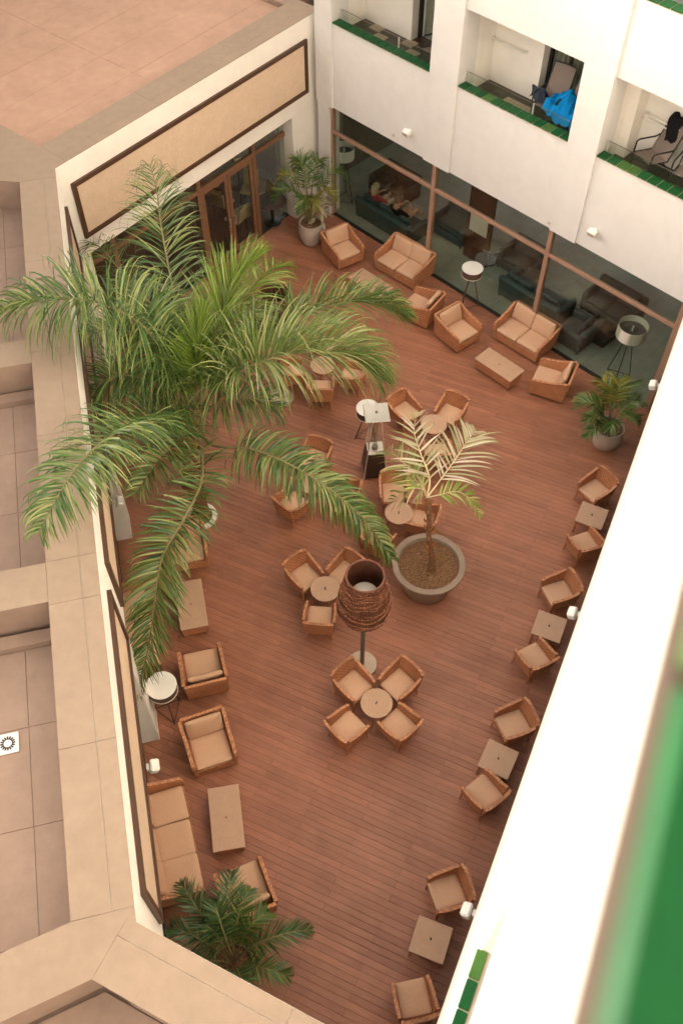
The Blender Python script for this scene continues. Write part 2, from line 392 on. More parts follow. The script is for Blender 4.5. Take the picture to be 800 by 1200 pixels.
# ---- deck of boards -------------------------------------------------------
deck = struct(MB().prism([(p.x, p.y) for p in (
    W2 @ Vector((-.2, .6, 0)), W3 @ Vector((-3, .6, 0)), RF @ Vector((4, .9, 0)), RF @ Vector((-20, .9, 0)), W1 @ Vector((12.4, .1, 0)), W1 @ Vector((-.4, .1, 0)), W2 @ Vector((W2len + .2, .6, 0)))], -.12, -.010).build('deck', M['deckgap']))
deck_poly = [(W3 @ Vector((-3, .55, 0))).xy, (RF @ Vector((4, .8, 0))).xy, (RF @ Vector((-17.6, .8, 0))).xy, (W1 @ Vector((0, .06, 0))).xy, (W2 @ Vector((W2len, .45, 0))).xy, (W2 @ Vector((0, .45, 0))).xy, (W3 @ Vector((W3len, .55, 0))).xy]
def clip_row(o, d, poly):
    ts = []
    n = len(poly)
    for i in range(n):
        a, b = poly[i], poly[(i + 1) % n]; e = b - a
        den = d.x * e.y - d.y * e.x
        if abs(den) < 1e-9: continue
        w = a - o; t = (w.x * e.y - w.y * e.x) / den; k = (w.x * d.y - w.y * d.x) / den
        if 0 <= k <= 1: ts.append(t)
    return (min(ts), max(ts)) if len(ts) >= 2 else None
U = Vector((RFn.x, RFn.y)); V2 = Vector((RFd.x, RFd.y))
BW, BL = .120, 2.0
boards = []; bid = 0
for k in range(-12, 235):
    o = V2 * (k * (BW + .003))
    c = clip_row(o, U, deck_poly)
    if not c: continue
    t = math.floor((c[0] - 5) / BL) * BL + (BL / 2 if k % 2 else 0)
    while t < c[1]:
        a, b = max(t, c[0]), min(t + BL - .010, c[1])
        if b - a > .05: boards.append((k, a, b))
        t += BL
def board_mesh(mb, k, a, b, rnd):
    o = V2 * (k * (BW + .003)); z = rnd.uniform(-.0015, .0015); c = .003
    h = BW / 2 - rnd.uniform(-.0012, .0016)
    sec = [(-h, -.009), (h, -.009), (h, z - c), (h - c, z), (-h + c, z), (-h, z - c)]
    vs = []
    for t in (a, b):
        for y, zz in sec:
            p = o + U * t + V2 * y; vs.append((p.x, p.y, zz))
    base = len(mb.f)
    mb.add(vs, [(i, (i + 1) % 6, 6 + (i + 1) % 6, 6 + i) for i in range(6)] + [(5, 4, 3, 2, 1, 0), (6, 7, 8, 9, 10, 11)])
    return [(t, y) for t in (a, b) for y, _ in sec]
rnd = random.Random(3)
scored = []
for i, (k, a, b) in enumerate(boards):
    p = V2 * (k * (BW + .003)) + U * ((a + b) / 2); x, y, d = on_screen(Vector((p.x, p.y, 0)))
    vis = 150 < x < 800 and 230 < y < 1215
    scored.append(((b - a) / d ** 2 if vis else 0, i))
near = set(i for s_, i in sorted(scored, reverse=True)[:300] if s_ > 0)
def finish_uv(o, uvs, offs):
    me = o.data; lay = me.uv_layers.new(name='UVMap')
    for l in me.loops:
        u = uvs[l.vertex_index]; lay.data[l.index].uv = u
rest = MB(); rest_uv = []
for i, (k, a, b) in enumerate(boards):
    off = (rnd.uniform(0, 50), 10 * (i + 1) + 5)
    if i in near:
        mb = MB(); u = board_mesh(mb, k, a, b, rnd); o = mb.build('deck_board', M['deck'], deck)
        finish_uv(o, [(x + off[0], y + off[1]) for x, y in u], None)
    else:
        u = board_mesh(rest, k, a, b, rnd); rest_uv += [(x + off[0], y + off[1]) for x, y in u]
ro = rest.build('deck_boards', M['deck'], deck); ro['kind'] = 'stuff'; finish_uv(ro, rest_uv, None)

# ================================================================== GLAZED HOTEL WING (right-hand back wall)
hotel = thing('hotel_wing', 'white hotel wing with ground-floor glazing and green-tiled balconies, at the back of the terrace', 'building', (W1o.x, W1o.y, 0))
def w1(name, mat, parent=None, smooth=False):
    def fin(mb):
        mb.M = W1; o = mb.build(name, mat, parent or hotel, smooth, True); return o
    return fin
def w1box(name, mat, b, parent=None, c=0.0):
    mb = MB(W1); mb.box(*b, c=c); return mb.build(name, mat, parent or hotel, False, True)
SOF, SILL, LINT, SILL2 = 3.45, 5.68, 7.43, 8.98
BAYS = [(.15, 3.39), (4.23, 7.36), (8.09, 11.6)]
PIERS = [(-.45, .15), (3.39, 4.23), (7.36, 8.09), (11.6, 13.0)]
YF = -.10                                           # wall face, a little in front of the glass
for a, b in PIERS: w1box('pier', M['plaster'], (a, b, YF - .05, .45, SOF, 13.0))
for bi, (a, b) in enumerate(BAYS):
    w1box('parapet', M['plaster'], (a, b, YF, .14, SOF, SILL))
    up = w1box('parapet', M['plaster'], (a, b, YF, .14, LINT, SILL2))
    w1box('lintel_soffit', M['plaster'], (a, b, .14, .45, LINT, LINT + .25))
    w1box('balcony_ceiling', M['plaster'], (a, b, .45, 1.75, LINT + .004, LINT + .25))
    fl = w1box('balcony_floor', M['grout'], (a - .1, b + .1, .14, 1.45, 5.2, 5.38))
    if bi == 2: w1box('upper_wall', M['plaster'], (a, b, .8, 1.0, SILL2, 12.6))
    else: w1box('upper_wall', M['plaster'], (a, b, .8, 1.0, SILL2, 12.6))
    # checkered balcony floor
    r5 = random.Random(bi); nx = int((b - a) / .36)
    for i in range(nx):
        for j in range(4):
            x = a + i * (b - a) / nx; y = .16 + j * .32
            pale = (bi == 0 and (i + j) % 3 == 0 and j > 0) or (bi == 1 and r5.random() < .12)
            w1box('floor_tile', M['btile2'] if pale else M['btile'], (x + .004, x + (b - a) / nx - .004, y + .004, y + .312, 5.375, 5.395), fl)
    # green glazed sills, one tile after the other
    for (z, par) in ((SILL, None), (SILL2, None)):
        if z == SILL2 and bi != 2: continue
        sl = w1box('sill', M['grout'], (a + .01, b - .01, YF - .03, .13, z + .002, z + .035))
        nt_ = int(round((b - a) / .245)); w = (b - a - .02) / nt_
        for i in range(nt_):
            mb = MB(W1); mb.box(a + .01 + i * w + .008, a + .01 + (i + 1) * w - .008, YF - .045, .125, z + .02, z + .052, c=.008)
            mb.build('sill_tile', M['green2'] if r5.random() < .17 else M['green'], sl, False, True)
    # low glass screen with little metal posts
    sc = w1box('glass_screen', M['glassc'], (a + .03, b - .03, .15, .158, SILL + .04, SILL + .27))
    w1box('screen_rail', M['steel'], (a + .03, b - .03, .148, .160, SILL + .27, SILL + .28), sc)
    for x in (a + .04, (a + b) / 2 + .35): w1box('screen_post', M['shine'], (x, x + .035, .135, .165, SILL + .03, SILL + .285), sc)
    # side and back walls of the balcony
    w1box('side_wall', M['plaster2'], (a - .12, a - .002, .45, 1.5, 5.2, LINT))
    w1box('side_wall', M['plaster2'], (b + .002, b + .12, .45, 1.5, 5.2, LINT))
# balcony back walls with their curtain doors
def back_wall(a, b, d0, d1):
    F0 = 5.38
    if d0 > a: w1box('back_wall', M['plaster2'], (a, d0, 1.06, 1.42, F0, LINT))
    if d1 < b: w1box('back_wall', M['plaster2'], (d1, b, 1.06, 1.42, F0, LINT))
    dr = w1box('balcony_door', M['dark'], (d0 + .002, d0 + .07, 1.30, 1.40, F0, LINT))
    for x in (d0 + .07 + (d1 - d0) * .5, d1 - .07): w1box('door_frame', M['dark'], (x, x + .06, 1.30, 1.40, F0, LINT), dr)
    w1box('door_pane', M['glassc'], (d0 + .07, d1 - .01, 1.345, 1.355, F0, LINT), dr)
    n = 60; L = d1 - d0 - .1
    for q, (x0, x1, m) in enumerate(((0, .2, 'curtain'), (.2, .3, 'curtain2'), (.3, .45, 'curtain'), (.45, .62, 'curtain2'), (.62, .8, 'curtain'), (.8, 1, 'curtain2'))):
        A, B = [], []
        for i in range(n + 1):
            t = x0 + (x1 - x0) * i / n; x = d0 + .05 + t * L; y = 1.50 + .035 * math.sin(t * L * 46) + .01 * math.sin(t * 31)
            A.append((x, y, F0)); B.append((x, y, LINT))
        mb = MB(W1); mb.strip(A, B); mb.build('curtain', M[m], dr, True, True)
    w1box('room_wall', M['inwall'], (d0 - .2, d1 + .2, 2.4, 2.5, F0 - .1, LINT), dr)
back_wall(.15, 3.39, 1.72, 3.39)
back_wall(4.23, 7.36, 5.60, 7.36)
back_wall(8.09, 11.6, 10.6, 11.6)
w1box('wall_nib', M['plaster2'], (8.09, 8.32, .66, 1.055, 5.38, LINT))
w1box('roof_slab', M['coping'], (-.4, 13, .45, 7.4, 12.7, 13.0))
w1box('rear_mass', M['plaster'], (-.4, 13, 2.75, 7.4, 3.66, 12.7))
# towel rails
for x0, x1, z, y in ((4.24, 5.18, 6.42, 1.058), (8.42, 9.3, 6.24, 1.058)):
    mb = MB(W1)
    for dz in ((0,) if x0 < 5 else (0, .09)):
        mb.tube([(x0, y, z + dz), (x0, y - .1, z + dz), (x0 + .03, y - .12, z + dz), (x1 - .03, y - .12, z + dz), (x1, y - .1, z + dz), (x1, y, z + dz)], .016, 8)
    mb.build('towel_rail', M['white'], hotel, True, True)
# ground-floor glazing
ML = [(-.02, .05), (3.64, 3.75), (7.31, 7.42), (10.95, 11.1)]
for i, (a, b) in enumerate(ML): w1box('mullion', M['copper'], (a, b, -.04, .10, .0, SOF), c=.006)
for i in range(3):
    a, b = ML[i][1], ML[i + 1][0]
    w1box('transom', M['copper'], (a, b, -.03, .07, 2.62, 2.71), c=.006)
    w1box('threshold', M['dark'], (a, b, -.03, .06, .0, .035))
    for z0, z1 in ((.035, 2.62), (2.71, SOF)): w1box('pane', M['glass'], (a + .002, b - .002, .02, .032, z0, z1))
w1box('head_rail', M['dark'], (-.3, 12, .0, .12, SOF - .05, SOF - .002))
w1box('corner_wall', M['plaster'], (-.45, -.025, YF, .3, 0, SOF))
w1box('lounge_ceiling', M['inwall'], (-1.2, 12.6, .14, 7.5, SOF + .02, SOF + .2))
for i in range(6): w1box('lounge_column', M['inwall'], (-1.2 + i * 2.6, -.6 + i * 2.6, 7.0, 7.2, 0, SOF))  # rear side left open, an unseen gap added to let skylight in
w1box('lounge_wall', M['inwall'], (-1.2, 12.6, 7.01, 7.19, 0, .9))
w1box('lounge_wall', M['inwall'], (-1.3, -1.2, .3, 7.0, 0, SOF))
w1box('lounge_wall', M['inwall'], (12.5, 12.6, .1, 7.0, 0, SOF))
lf = struct(MB(W1).box(-1.2, 12.5, .065, 7.0, -.06, .012).build('lounge_floor', M['dark']))
for i in range(13):
    for j in range(7):
        x = -1.2 + i * 1.02; y = .07 + j * 1.0
        mb = MB(W1); mb.box(x + .004, min(x + 1.016, 12.49), y + .004, y + .996, .0, .024); mb.build('floor_tile', M['ftile'], lf)

# wall lamps and little sensors
def wall_lamp(Mf, x, y, z, label):
    t = thing('wall_lamp', label, 'lamp', Mf @ Vector((x, y, z)), 0, 'white box wall lamps')
    t.rotation_euler = Mf.to_euler()
    MB().box(-.05, .05, -.05, 0, -.05, .05, c=.01).build('bracket', M['white'], t)
    mb = MB(Matrix.Translation((0, -.12, 0)) @ Matrix.Rotation(R(20), 4, 'X')); mb.box(-.105, .105, -.08, .07, -.075, .075, c=.025); o = mb.build('housing', M['white'], t)
    mb = MB(Matrix.Translation((0, -.12, 0)) @ Matrix.Rotation(R(20), 4, 'X')); mb.box(-.085, .085, -.083, -.079, -.055, .055); mb.build('lens', M['basestone'], o)
    return t
wall_lamp(W1, 2.87, YF, 3.98, 'white box lamp on the hotel wall below the leftmost balcony')
wall_lamp(W1, 8.5, YF, 4.02, 'white box lamp on the hotel wall below the balcony with the black clothing')
for x, lab in ((2.35, 'left'), (7.33, 'right')):
    mb = MB(W1); mb.box(x - .03, x + .03, YF - .045 - (.05 if x > 7 else 0), YF - (.05 if x > 7 else 0), 3.6, 3.66, c=.01); mb.build('sensor', M['basestone'], hotel, False, True)

# ================================================================== THE WING ACROSS THE ROOFS (unseen, added to keep low sun off the courtyard)
opp = thing('shading_wing', 'unseen hotel wing added beyond the left edge of the view to shade the courtyard', 'building', tuple(RF @ Vector((0, -22.5, 0))))
MB(RF).box(-45, 30, -30, -22.35, -.1, 13.1).build('wall', M['plaster'], opp, False, True)
MB(RF).box(-45.1, 30.1, -30.1, -22.25, 13.1, 13.35).build('roof_coping', M['coping'], opp, False, True)
for i in range(18):
    for z in (5.8, 9.2):
        x = -43 + i * 4.0; o = MB(RF).box(x, x + 2.6, -22.36, -22.33, z, z + 1.6).build('window', M['glassd'], opp, False, True)
        MB(RF).box(x - .05, x + 2.65, -22.4, -22.25, z - .08, z - .002).build('sill', M['green'], o, False, True)

# ================================================================== LOW ANNEX (left, with flat roofs)
annex = thing('low_annex', 'low cream annex with flat sunken roofs and framed sand-coloured panels, left of the terrace', 'building', (PC.x, PC.y, 0))
def fbox(Mf, name, mat, b, parent=None, c=0.0):
    mb = MB(Mf); mb.box(*b, c=c); return mb.build(name, mat, parent or annex, False, True)
RT = 5.6; RF0 = 4.9
# wall with the doors
fbox(W2, 'fascia_wall', M['plaster2'], (0, W2len, 0, .5, 3.2, RT - .013))
fbox(W2, 'pier', M['plaster2'], (W2len - 1.25, W2len + .25, -.003, .5, 0, 3.2))
fbox(W2, 'pier', M['plaster2'], (0, .32, .0, .5, 0, 3.2))
def framed_panel(Mf, x0, x1, z0, z1, yoff=0):
    p = fbox(Mf, 'wall_panel', M['panel'], (x0 + .1, x1 - .1, yoff - .03, yoff + .02, z0 + .1, z1 - .1))
    for b in ((x0, x1, yoff - .07, yoff + .02, z0, z0 + .1), (x0, x1, yoff - .07, yoff + .02, z1 - .1, z1), (x0, x0 + .1, yoff - .07, yoff + .02, z0 + .1, z1 - .1), (x1 - .1, x1, yoff - .07, yoff + .02, z0 + .1, z1 - .1)):
        fbox(Mf, 'panel_frame', M['frame'], b, p)
framed_panel(W2, .26, 8.15, 3.66, 5.08)
GY = .34
dz = 2.62
fbox(W2, 'transom', M['doorwood'], (.32, W2len - 1.25, GY - .05, GY + .05, dz - .06, dz + .06))
for x in (1.2, 4.13, 6.24): fbox(W2, 'door_post', M['doorwood'], (x - .07, x + .07, GY - .055, GY + .055, 0, 3.2))
for x0, x1 in ((.32, 1.13), (1.27, 4.06), (6.31, W2len - 1.25)):
    fbox(W2, 'pane', M['glass'], (x0, x1, GY - .005, GY + .005, .05, dz - .06))
for x0, x1 in ((.32, 1.13), (1.27, 4.06), (4.20, 6.17), (6.31, W2len - 1.25)):
    fbox(W2, 'pane', M['glass'], (x0, x1, GY - .005, GY + .005, dz + .06, 3.2))
for x0, x1, hx in ((4.21, 5.175, 5.08), (5.195, 6.16, 5.29)):
    d = fbox(W2, 'door', M['doorwood'], (x0, x0 + .11, GY - .035, GY + .035, .03, dz - .065))
    for b in ((x1 - .11, x1, GY - .035, GY + .035, .03, dz - .065), (x0 + .11, x1 - .11, GY - .035, GY + .035, .03, .2), (x0 + .11, x1 - .11, GY - .035, GY + .035, dz - .18, dz - .065)): fbox(W2, 'door_rail', M['doorwood'], b, d)
    fbox(W2, 'door_pane', M['glass'], (x0 + .11, x1 - .11, GY - .005, GY + .005, .2, dz - .18), d)
    mb = MB(W2); mb.tube([(hx, GY - .04, 1.0), (hx, GY - .10, 1.0), (hx, GY - .10, 1.25), (hx, GY - .04, 1.25)], .012, 6); mb.build('door_handle', M['shine'], d, True, True)
fbox(W2, 'threshold', M['dark'], (.32, W2len - 1.25, GY - .06, GY + .06, 0.0, .03))
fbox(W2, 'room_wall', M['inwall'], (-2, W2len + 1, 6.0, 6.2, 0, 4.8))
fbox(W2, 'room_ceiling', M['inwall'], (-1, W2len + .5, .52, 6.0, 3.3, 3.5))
df = struct(MB(W2).box(-1.5, W2len + .6, .42, 6.0, -.06, .02).build('dining_floor', M['walnut']))
# long side wall
fbox(W3, 'fascia_wall', M['plaster2'], (-.02, W3len + .02, 0, .4, 3.2, RT - .013))
framed_panel(W3, .45, 5.04, 3.5, 5.02)
framed_panel(W3, 5.62, 15.0, 3.55, 4.9)
for x0, x1 in ((-.02, .25), (4.72, 5.35), (9.6, 10.2), (W3len - .5, W3len)):
    fbox(W3, 'pier', M['plaster2'], (x0, x1, -.004, .42, 0, 3.2))
for x0, x1 in ((.25, 4.72), (5.35, 9.6), (10.2, W3len - .5)):
    fbox(W3, 'pane', M['glass'], (x0, x1, .36, .37, .05, 3.2))
    fbox(W3, 'sill', M['dark'], (x0, x1, .33, .40, 0, .05))
    n = 3
    for i in range(1, n): fbox(W3, 'mullion', M['doorwood'], (x0 + (x1 - x0) * i / n - .04, x0 + (x1 - x0) * i / n + .04, .32, .41, .05, 3.2))
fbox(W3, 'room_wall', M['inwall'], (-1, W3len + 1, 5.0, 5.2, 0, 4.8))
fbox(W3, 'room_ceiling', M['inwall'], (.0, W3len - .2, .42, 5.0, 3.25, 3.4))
struct(MB(W3).box(-1, W3len - .5, .42, 5.0, -.06, .02).build('annex_floor', M['ftile']))
wall_lamp(W3, 3.05, 0, 2.75, 'white box lamp on the annex pier above the lower three-seat sofa')
wall_lamp(W3, 8.5, 0, 2.75, 'white box lamp on the annex wall half hidden by the drooping palm frond')
# near end wall
W4a = W3a - 129.3 + 0; W4 = frame(PC, W4a)           # runs from the corner towards the viewer's right, building on its right
W4 = W4 @ Matrix.Diagonal((1, -1, 1, 1))
fbox(W4, 'end_wall', M['plaster2'], (.0, 9, 0, .4, 0, RT - .013))
# flat roofs: coping strips (pieces with joints) and sunken membranes
def t3(t, d): p = W3 @ Vector((t, d, 0)); return (p.x, p.y)
def t2(t, d): p = W2 @ Vector((t, d, 0)); return (p.x, p.y)
def t4(t, d): p = W4 @ Vector((t, d, 0)); return (p.x, p.y)
def ppoly(name, mat, poly, z0, z1, parent=None):
    mb = MB(); mb.prism(poly, z0, z1)
    # keep the outside facing out
    ar = sum(poly[i][0] * poly[(i + 1) % len(poly)][1] - poly[(i + 1) % len(poly)][0] * poly[i][1] for i in range(len(poly)))
    if ar < 0: mb.f = [f[::-1] for f in mb.f]
    return mb.build(name, mat, parent or annex, False, True)
rt = []
cuts = [.18, 2.35, 4.6, 5.36, 7.9, 9.9, 12.4, 15.05]
for i in range(len(cuts) - 1):
    a, b = cuts[i] + .003, cuts[i + 1] - .003
    ppoly('coping_slab', M['coping'], [t3(a, 0.004), t3(b, 0.004), t3(b, .26), t3(a, .26)], RT - .012, RT)
    ppoly('coping_slab', M['coping'], [t3(a, .266), t3(b, .266), t3(b, .75), t3(a, .75)], RT - .012, RT - .001)
ppoly('parapet', M['roof2'], [t3(-.1, .402), t3(15.05, .402), t3(15.05, .74), t3(-.1, .74)], RF0 - .2, RT - .013)
for a, b in ((4.66, 5.35), (9.64, 10.25)):           # cross walls between the sunken roofs
    for k in range(3):
        ppoly('coping_slab', M['coping'], [t3(a, .755 + k * 2.6), t3(b, .755 + k * 2.6), t3(b, 3.35 + k * 2.6), t3(a, 3.35 + k * 2.6)], RT - .012, RT - .002)
    ppoly('parapet', M['roof2'], [t3(a + .01, .745), t3(b - .01, .745), t3(b - .01, 8.4), t3(a + .01, 8.4)], RF0 - .2, RT - .013)
# slanted walls at both ends of the side wing
c4 = W4.inverted() @ (W3 @ Vector((-.5, .56, 0))); c2 = W2.inverted() @ (W3 @ Vector((16.23, .27, 0)))
ppoly('coping_slab', M['coping'], [t3(.177, 0.004), t4(0, 0.004), t4(c4.x - .003, 0.004), t4(c4.x - .003, c4.y), t3(-.72, 1.7), t3(-1.9, 8), t3(-1.25, 8), t3(.02, 1.57), t3(.177, .75)], RT - .012, RT)
ppoly('parapet', M['roof2'], [t3(.17, .745), t3(-.45, .57), t3(-.69, 1.7), t3(-1.85, 8), t3(-1.3, 8), t3(.01, 1.57)], RF0 - .2, RT - .013)
for i in range(4):
    a, b = c4.x + i * 2.2, c4.x + (i + 1) * 2.2 - .006
    ppoly('coping_slab', M['coping'], [t4(a, 0.004), t4(b, 0.004), t4(b, .22), t4(a, .22)], RT - .012, RT)
    ppoly('coping_slab', M['coping'], [t4(a, .226), t4(b, .226), t4(b, c4.y), t4(a, c4.y)], RT - .012, RT - .001)
ppoly('parapet', M['roof2'], [t4(.3, .402), t4(9, .402), t4(9, c4.y - .01), t4(.3, c4.y - .01)], RF0 - .2, RT - .013)
ppoly('coping_slab', M['coping'], [t3(15.053, 0.004), t3(15.053, .78), t3(15.25, 1.3), t3(18.0, 8.0), t3(20.5, 8.0), t3(17.33, 1.09), t3(16.23, .27), t2(c2.x - .003, 0.004), t2(0, 0.004)], RT - .012, RT)
ppoly('parapet', M['roof2'], [t3(15.06, .745), t3(15.06, .8), t3(15.26, 1.3), t3(18.0, 7.9), t3(20.4, 7.9), t3(17.3, 1.12), t3(16.3, .45), t3(15.5, .45)], RF0 - .2, RT - .013)
for i, (a, b) in enumerate(((c2.x, 3.1), (3.1, 5.9), (5.9, W2len))):
    ppoly('coping_slab', M['coping'], [t2(a + .003, 0.004), t2(b - .003, 0.004), t2(b - .003, .30), t2(a + .003, .30)], RT - .012, RT)
    ppoly('coping_slab', M['coping'], [t2(a + .003, .306), t2(b - .003, .306), t2(b - .003, c2.y), t2(a + .003, c2.y)], RT - .012, RT - .001)
ppoly('parapet', M['roof2'], [t2(.3, .502), t2(W2len, .502), t2(W2len, c2.y - .01), t2(.3, c2.y - .01)], RF0 - .2, RT - .013)
# membranes laid in sheets, each a piece of its own
def sheets(poly_fn, ts, ds, mat, z, hump=0):
    base = None
    for i in range(len(ts) - 1):
        for j in range(len(ds) - 1):
            e = .004
            ppoly('roof_sheet', mat, [poly_fn(ts[i] + e, ds[j] + e), poly_fn(ts[i + 1] - e, ds[j] + e), poly_fn(ts[i + 1] - e, ds[j + 1] - e), poly_fn(ts[i] + e, ds[j + 1] - e)], z - .02, z + random.uniform(-.001, .002))
ppoly('roof_deck', M['seam'], [t3(-.15, .742), t3(15.2, .742), t3(17.9, 7.9), t3(-1.25, 7.9)], RF0 - .2, RF0 - .012)
for (a, b) in ((.0, 4.6), (5.4, 9.6), (10.3, 15.6)):
    n = 3; sheets(t3, [a + .22] + [a + .25 + (b - a - .3) * k / n for k in range(1, n)] + [b - .24], [.78, 1.28, 3.0, 5.0, 7.5], M['roof2'], RF0)
    # upstands round the edge of the membrane
    ppoly('membrane_upstand', M['roof2'], [t3(b - .235, .76), t3(b - .235, 7.5), t3(b - .02 if b < 12 else b - .1, 7.5), t3(b - .02 if b < 12 else b - .1, .76)], RF0 - .02, RF0 + .12)
ppoly('roof_deck', M['seam'], [t2(.1, .77), t2(W2len + 1, .77), t2(W2len + 1, 13), t2(-6, 13), t3(20.4, 8.2)], RF0 + .3, RF0 + .49)
sheets(t2, [-6, 3.9, W2len - .3], [.82, 1.75, 2.9, 4.05, 5.2, 6.4, 7.6, 9.0, 11], M['roof'], RF0 + .5)
ppoly('roof_upstand', M['roof2'], [t2(W2len - .28, .82), t2(W2len + 1.5, .82), t2(W2len + 1.5, 11), t2(W2len - .28, 11)], RF0 + .3, RF0 + .62)
ppoly('roof_deck', M['seam'], [t4(.15, .41), t4(9, .41), t4(9, 6), t3(-1.7, 7.8), t3(-.5, 1.7), t3(-.3, .45)], RF0 - .2, RF0 - .021)
sheets(t4, [1.4, 3.2, 5.2, 7.5], [c4.y, 1.7, 3.0, 5], M['roof2'], RF0)
ppoly('roof_sheet', M['roof2'], [t4(c4.x + .02, c4.y + .005), t4(1.39, c4.y + .005), t4(1.39, 5.2), t3(-1.88, 7.6), t3(-.74, 1.72), t3(-.52, .58)], RF0 - .02, RF0 + .001)
# roof drain
dp = at(10, 872, RF0)
dr = thing('roof_drain', 'square white drain grate on the sunken roof beside the annex parapet', 'drain', (dp.x, dp.y, RF0 + .003), R(W3a))
MB().box(-.15, .15, -.15, .15, 0, .02, c=.004).build('plate', M['white'], dr)
for k in range(16):
    a = 2 * math.pi * k / 16
    mb = MB(Matrix.Rotation(a, 4, 'Z')); mb.box(.055, .105, -.012, .012, .0195, .0225); mb.build('slot', M['dark'], dr)

# ================================================================== HOTEL WING ON THE RIGHT (the photographer's own building)
wing = thing('hotel_side_wing', 'tall bright white hotel wall along the right edge, out of focus towards its green-tiled parapet', 'building', tuple(RF @ Vector((0, .5, 0))))
def rbox(name, mat, b, parent=None, c=0.0):
    mb = MB(RF); mb.box(*b, c=c); return mb.build(name, mat, parent or wing, False, True)
PNS = -.04
s0 = -(at(556, 1108, SILL2 + .04).xy.dot(RFd.xy))
X0, X1 = -24.0, 9.0
rbox('lower_wall', M['plaster2'], (X0, X1, RFY, RFY + .4, 3.4, SILL2 - .001))  # one wall with upper_wall; its cream tone stands for the shaded band
rbox('soffit', M['plaster'], (X0, X1, RFY + .4, RFY + 3, 3.42, 3.7))
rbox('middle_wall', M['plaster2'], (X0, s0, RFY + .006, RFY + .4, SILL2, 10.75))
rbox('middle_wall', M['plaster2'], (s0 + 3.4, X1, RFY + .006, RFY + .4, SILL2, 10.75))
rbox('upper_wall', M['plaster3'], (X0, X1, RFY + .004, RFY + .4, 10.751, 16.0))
rbox('rear_mass', M['plaster'], (X0, X1, RFY + 1.9, RFY + 9, 3.7, 20.0))
for x in (-3.3, 3.2): rbox('balcony_side', M['plaster'], (x, x + .1, RFY - .1, RFY + 1.9, 16.0, 19.4))
rbox('balcony_floor', M['btile'], (s0 - .1, s0 + 3.5, RFY + .4, RFY + 1.9, 7.6, 7.8))
rbox('shade_slab', M['plaster'], (-3.2, 3.2, PNS, RFY + 1.9, 19.4, 19.6))  # unseen slab added overhead to darken the near tiles and their reflections
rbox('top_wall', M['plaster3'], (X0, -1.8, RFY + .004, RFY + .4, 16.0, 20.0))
sl = rbox('sill', M['grout'], (s0 + .005, s0 + 3.39, RFY - .028, RFY + .07, SILL2, SILL2 + .03))
for i in range(14):
    x = s0 + .01 + i * .241
    rbox('sill_tile', M['green2'] if i in (0, 7) else M['green'], (x, x + .232, RFY - .034, RFY + .06, SILL2 + .015, SILL2 + .045), sl, c=.008)
# glazing and posts below
for x in range(int(X0), int(X1), 4):
    rbox('mullion', M['copper'], (x, x + .12, RFY + .32, RFY + .46, 0, 3.42))
    rbox('pane', M['glass'], (x + .12, x + 4, RFY + .38, RFY + .39, .03, 3.42))
rbox('room_wall', M['inwall'], (X0, X1, RFY + 3.0, RFY + 3.2, 0, 3.42))
struct(MB(RF).box(X0, X1, RFY + .47, RFY + 3.0, -.06, .02).build('side_floor', M['ftile']))
# the parapet under the camera
PZ = 16.86; PN = 0.0
_q0, _q1 = at(668, 1200, PZ), at(752, 860, PZ); _d = (_q1 - _q0).normalized(); _n = Vector((_d.y, -_d.x, 0))
NP = Matrix(((-_d.x, _n.x, 0, _q0.x), (-_d.y, _n.y, 0, _q0.y), (0, 0, 1, 0), (0, 0, 0, 1)))
def nbox(name, mat, b, parent=None, c=0.0):
    mb = MB(NP); mb.box(*b, c=c); return mb.build(name, mat, parent or wing, False, True)
pp = nbox('near_parapet', M['plaster3'], (-1.6, 2.0, .012, .45, 16.05, PZ - .03))
cp = nbox('near_coping', M['brownstone'], (-1.61, 2.01, 0, .46, PZ - .03, PZ + .006), c=.006)
j0 = (NP.inverted() @ at(790, 800, PZ)).x; TL = .27
for i in range(-8, 12):
    x = j0 + i * TL
    if x < -1.5 or x > 1.9: continue
    nbox('parapet_tile', M['green2'] if i in (-1,) else M['green'], (x + .006, x + TL - .006, .011, .235, PZ - .002, PZ + .018), cp, c=.006)
for q, lab in (((768, 452), 'white box lamp on the side wing beside the pale planter'), ((667, 717), 'white box lamp on the side wing beside the square table second from the planter'), ((545, 1066), 'white box lamp on the side wing nearest the viewer')):
    p = at(q[0], q[1], 3.0); wall_lamp(RF, -(p.xy.dot(RFd.xy)), RFY + .02, 3.0, lab)
# <<OBJECTS>>
# ================================================================== FURNITURE
def ang_of(px, py, dx, dy, z=.42):                  # compass of a direction seen at a spot
    a, b = at(px, py, z), at(px + dx, py + dy, z); return math.atan2(b.y - a.y, b.x - a.x)
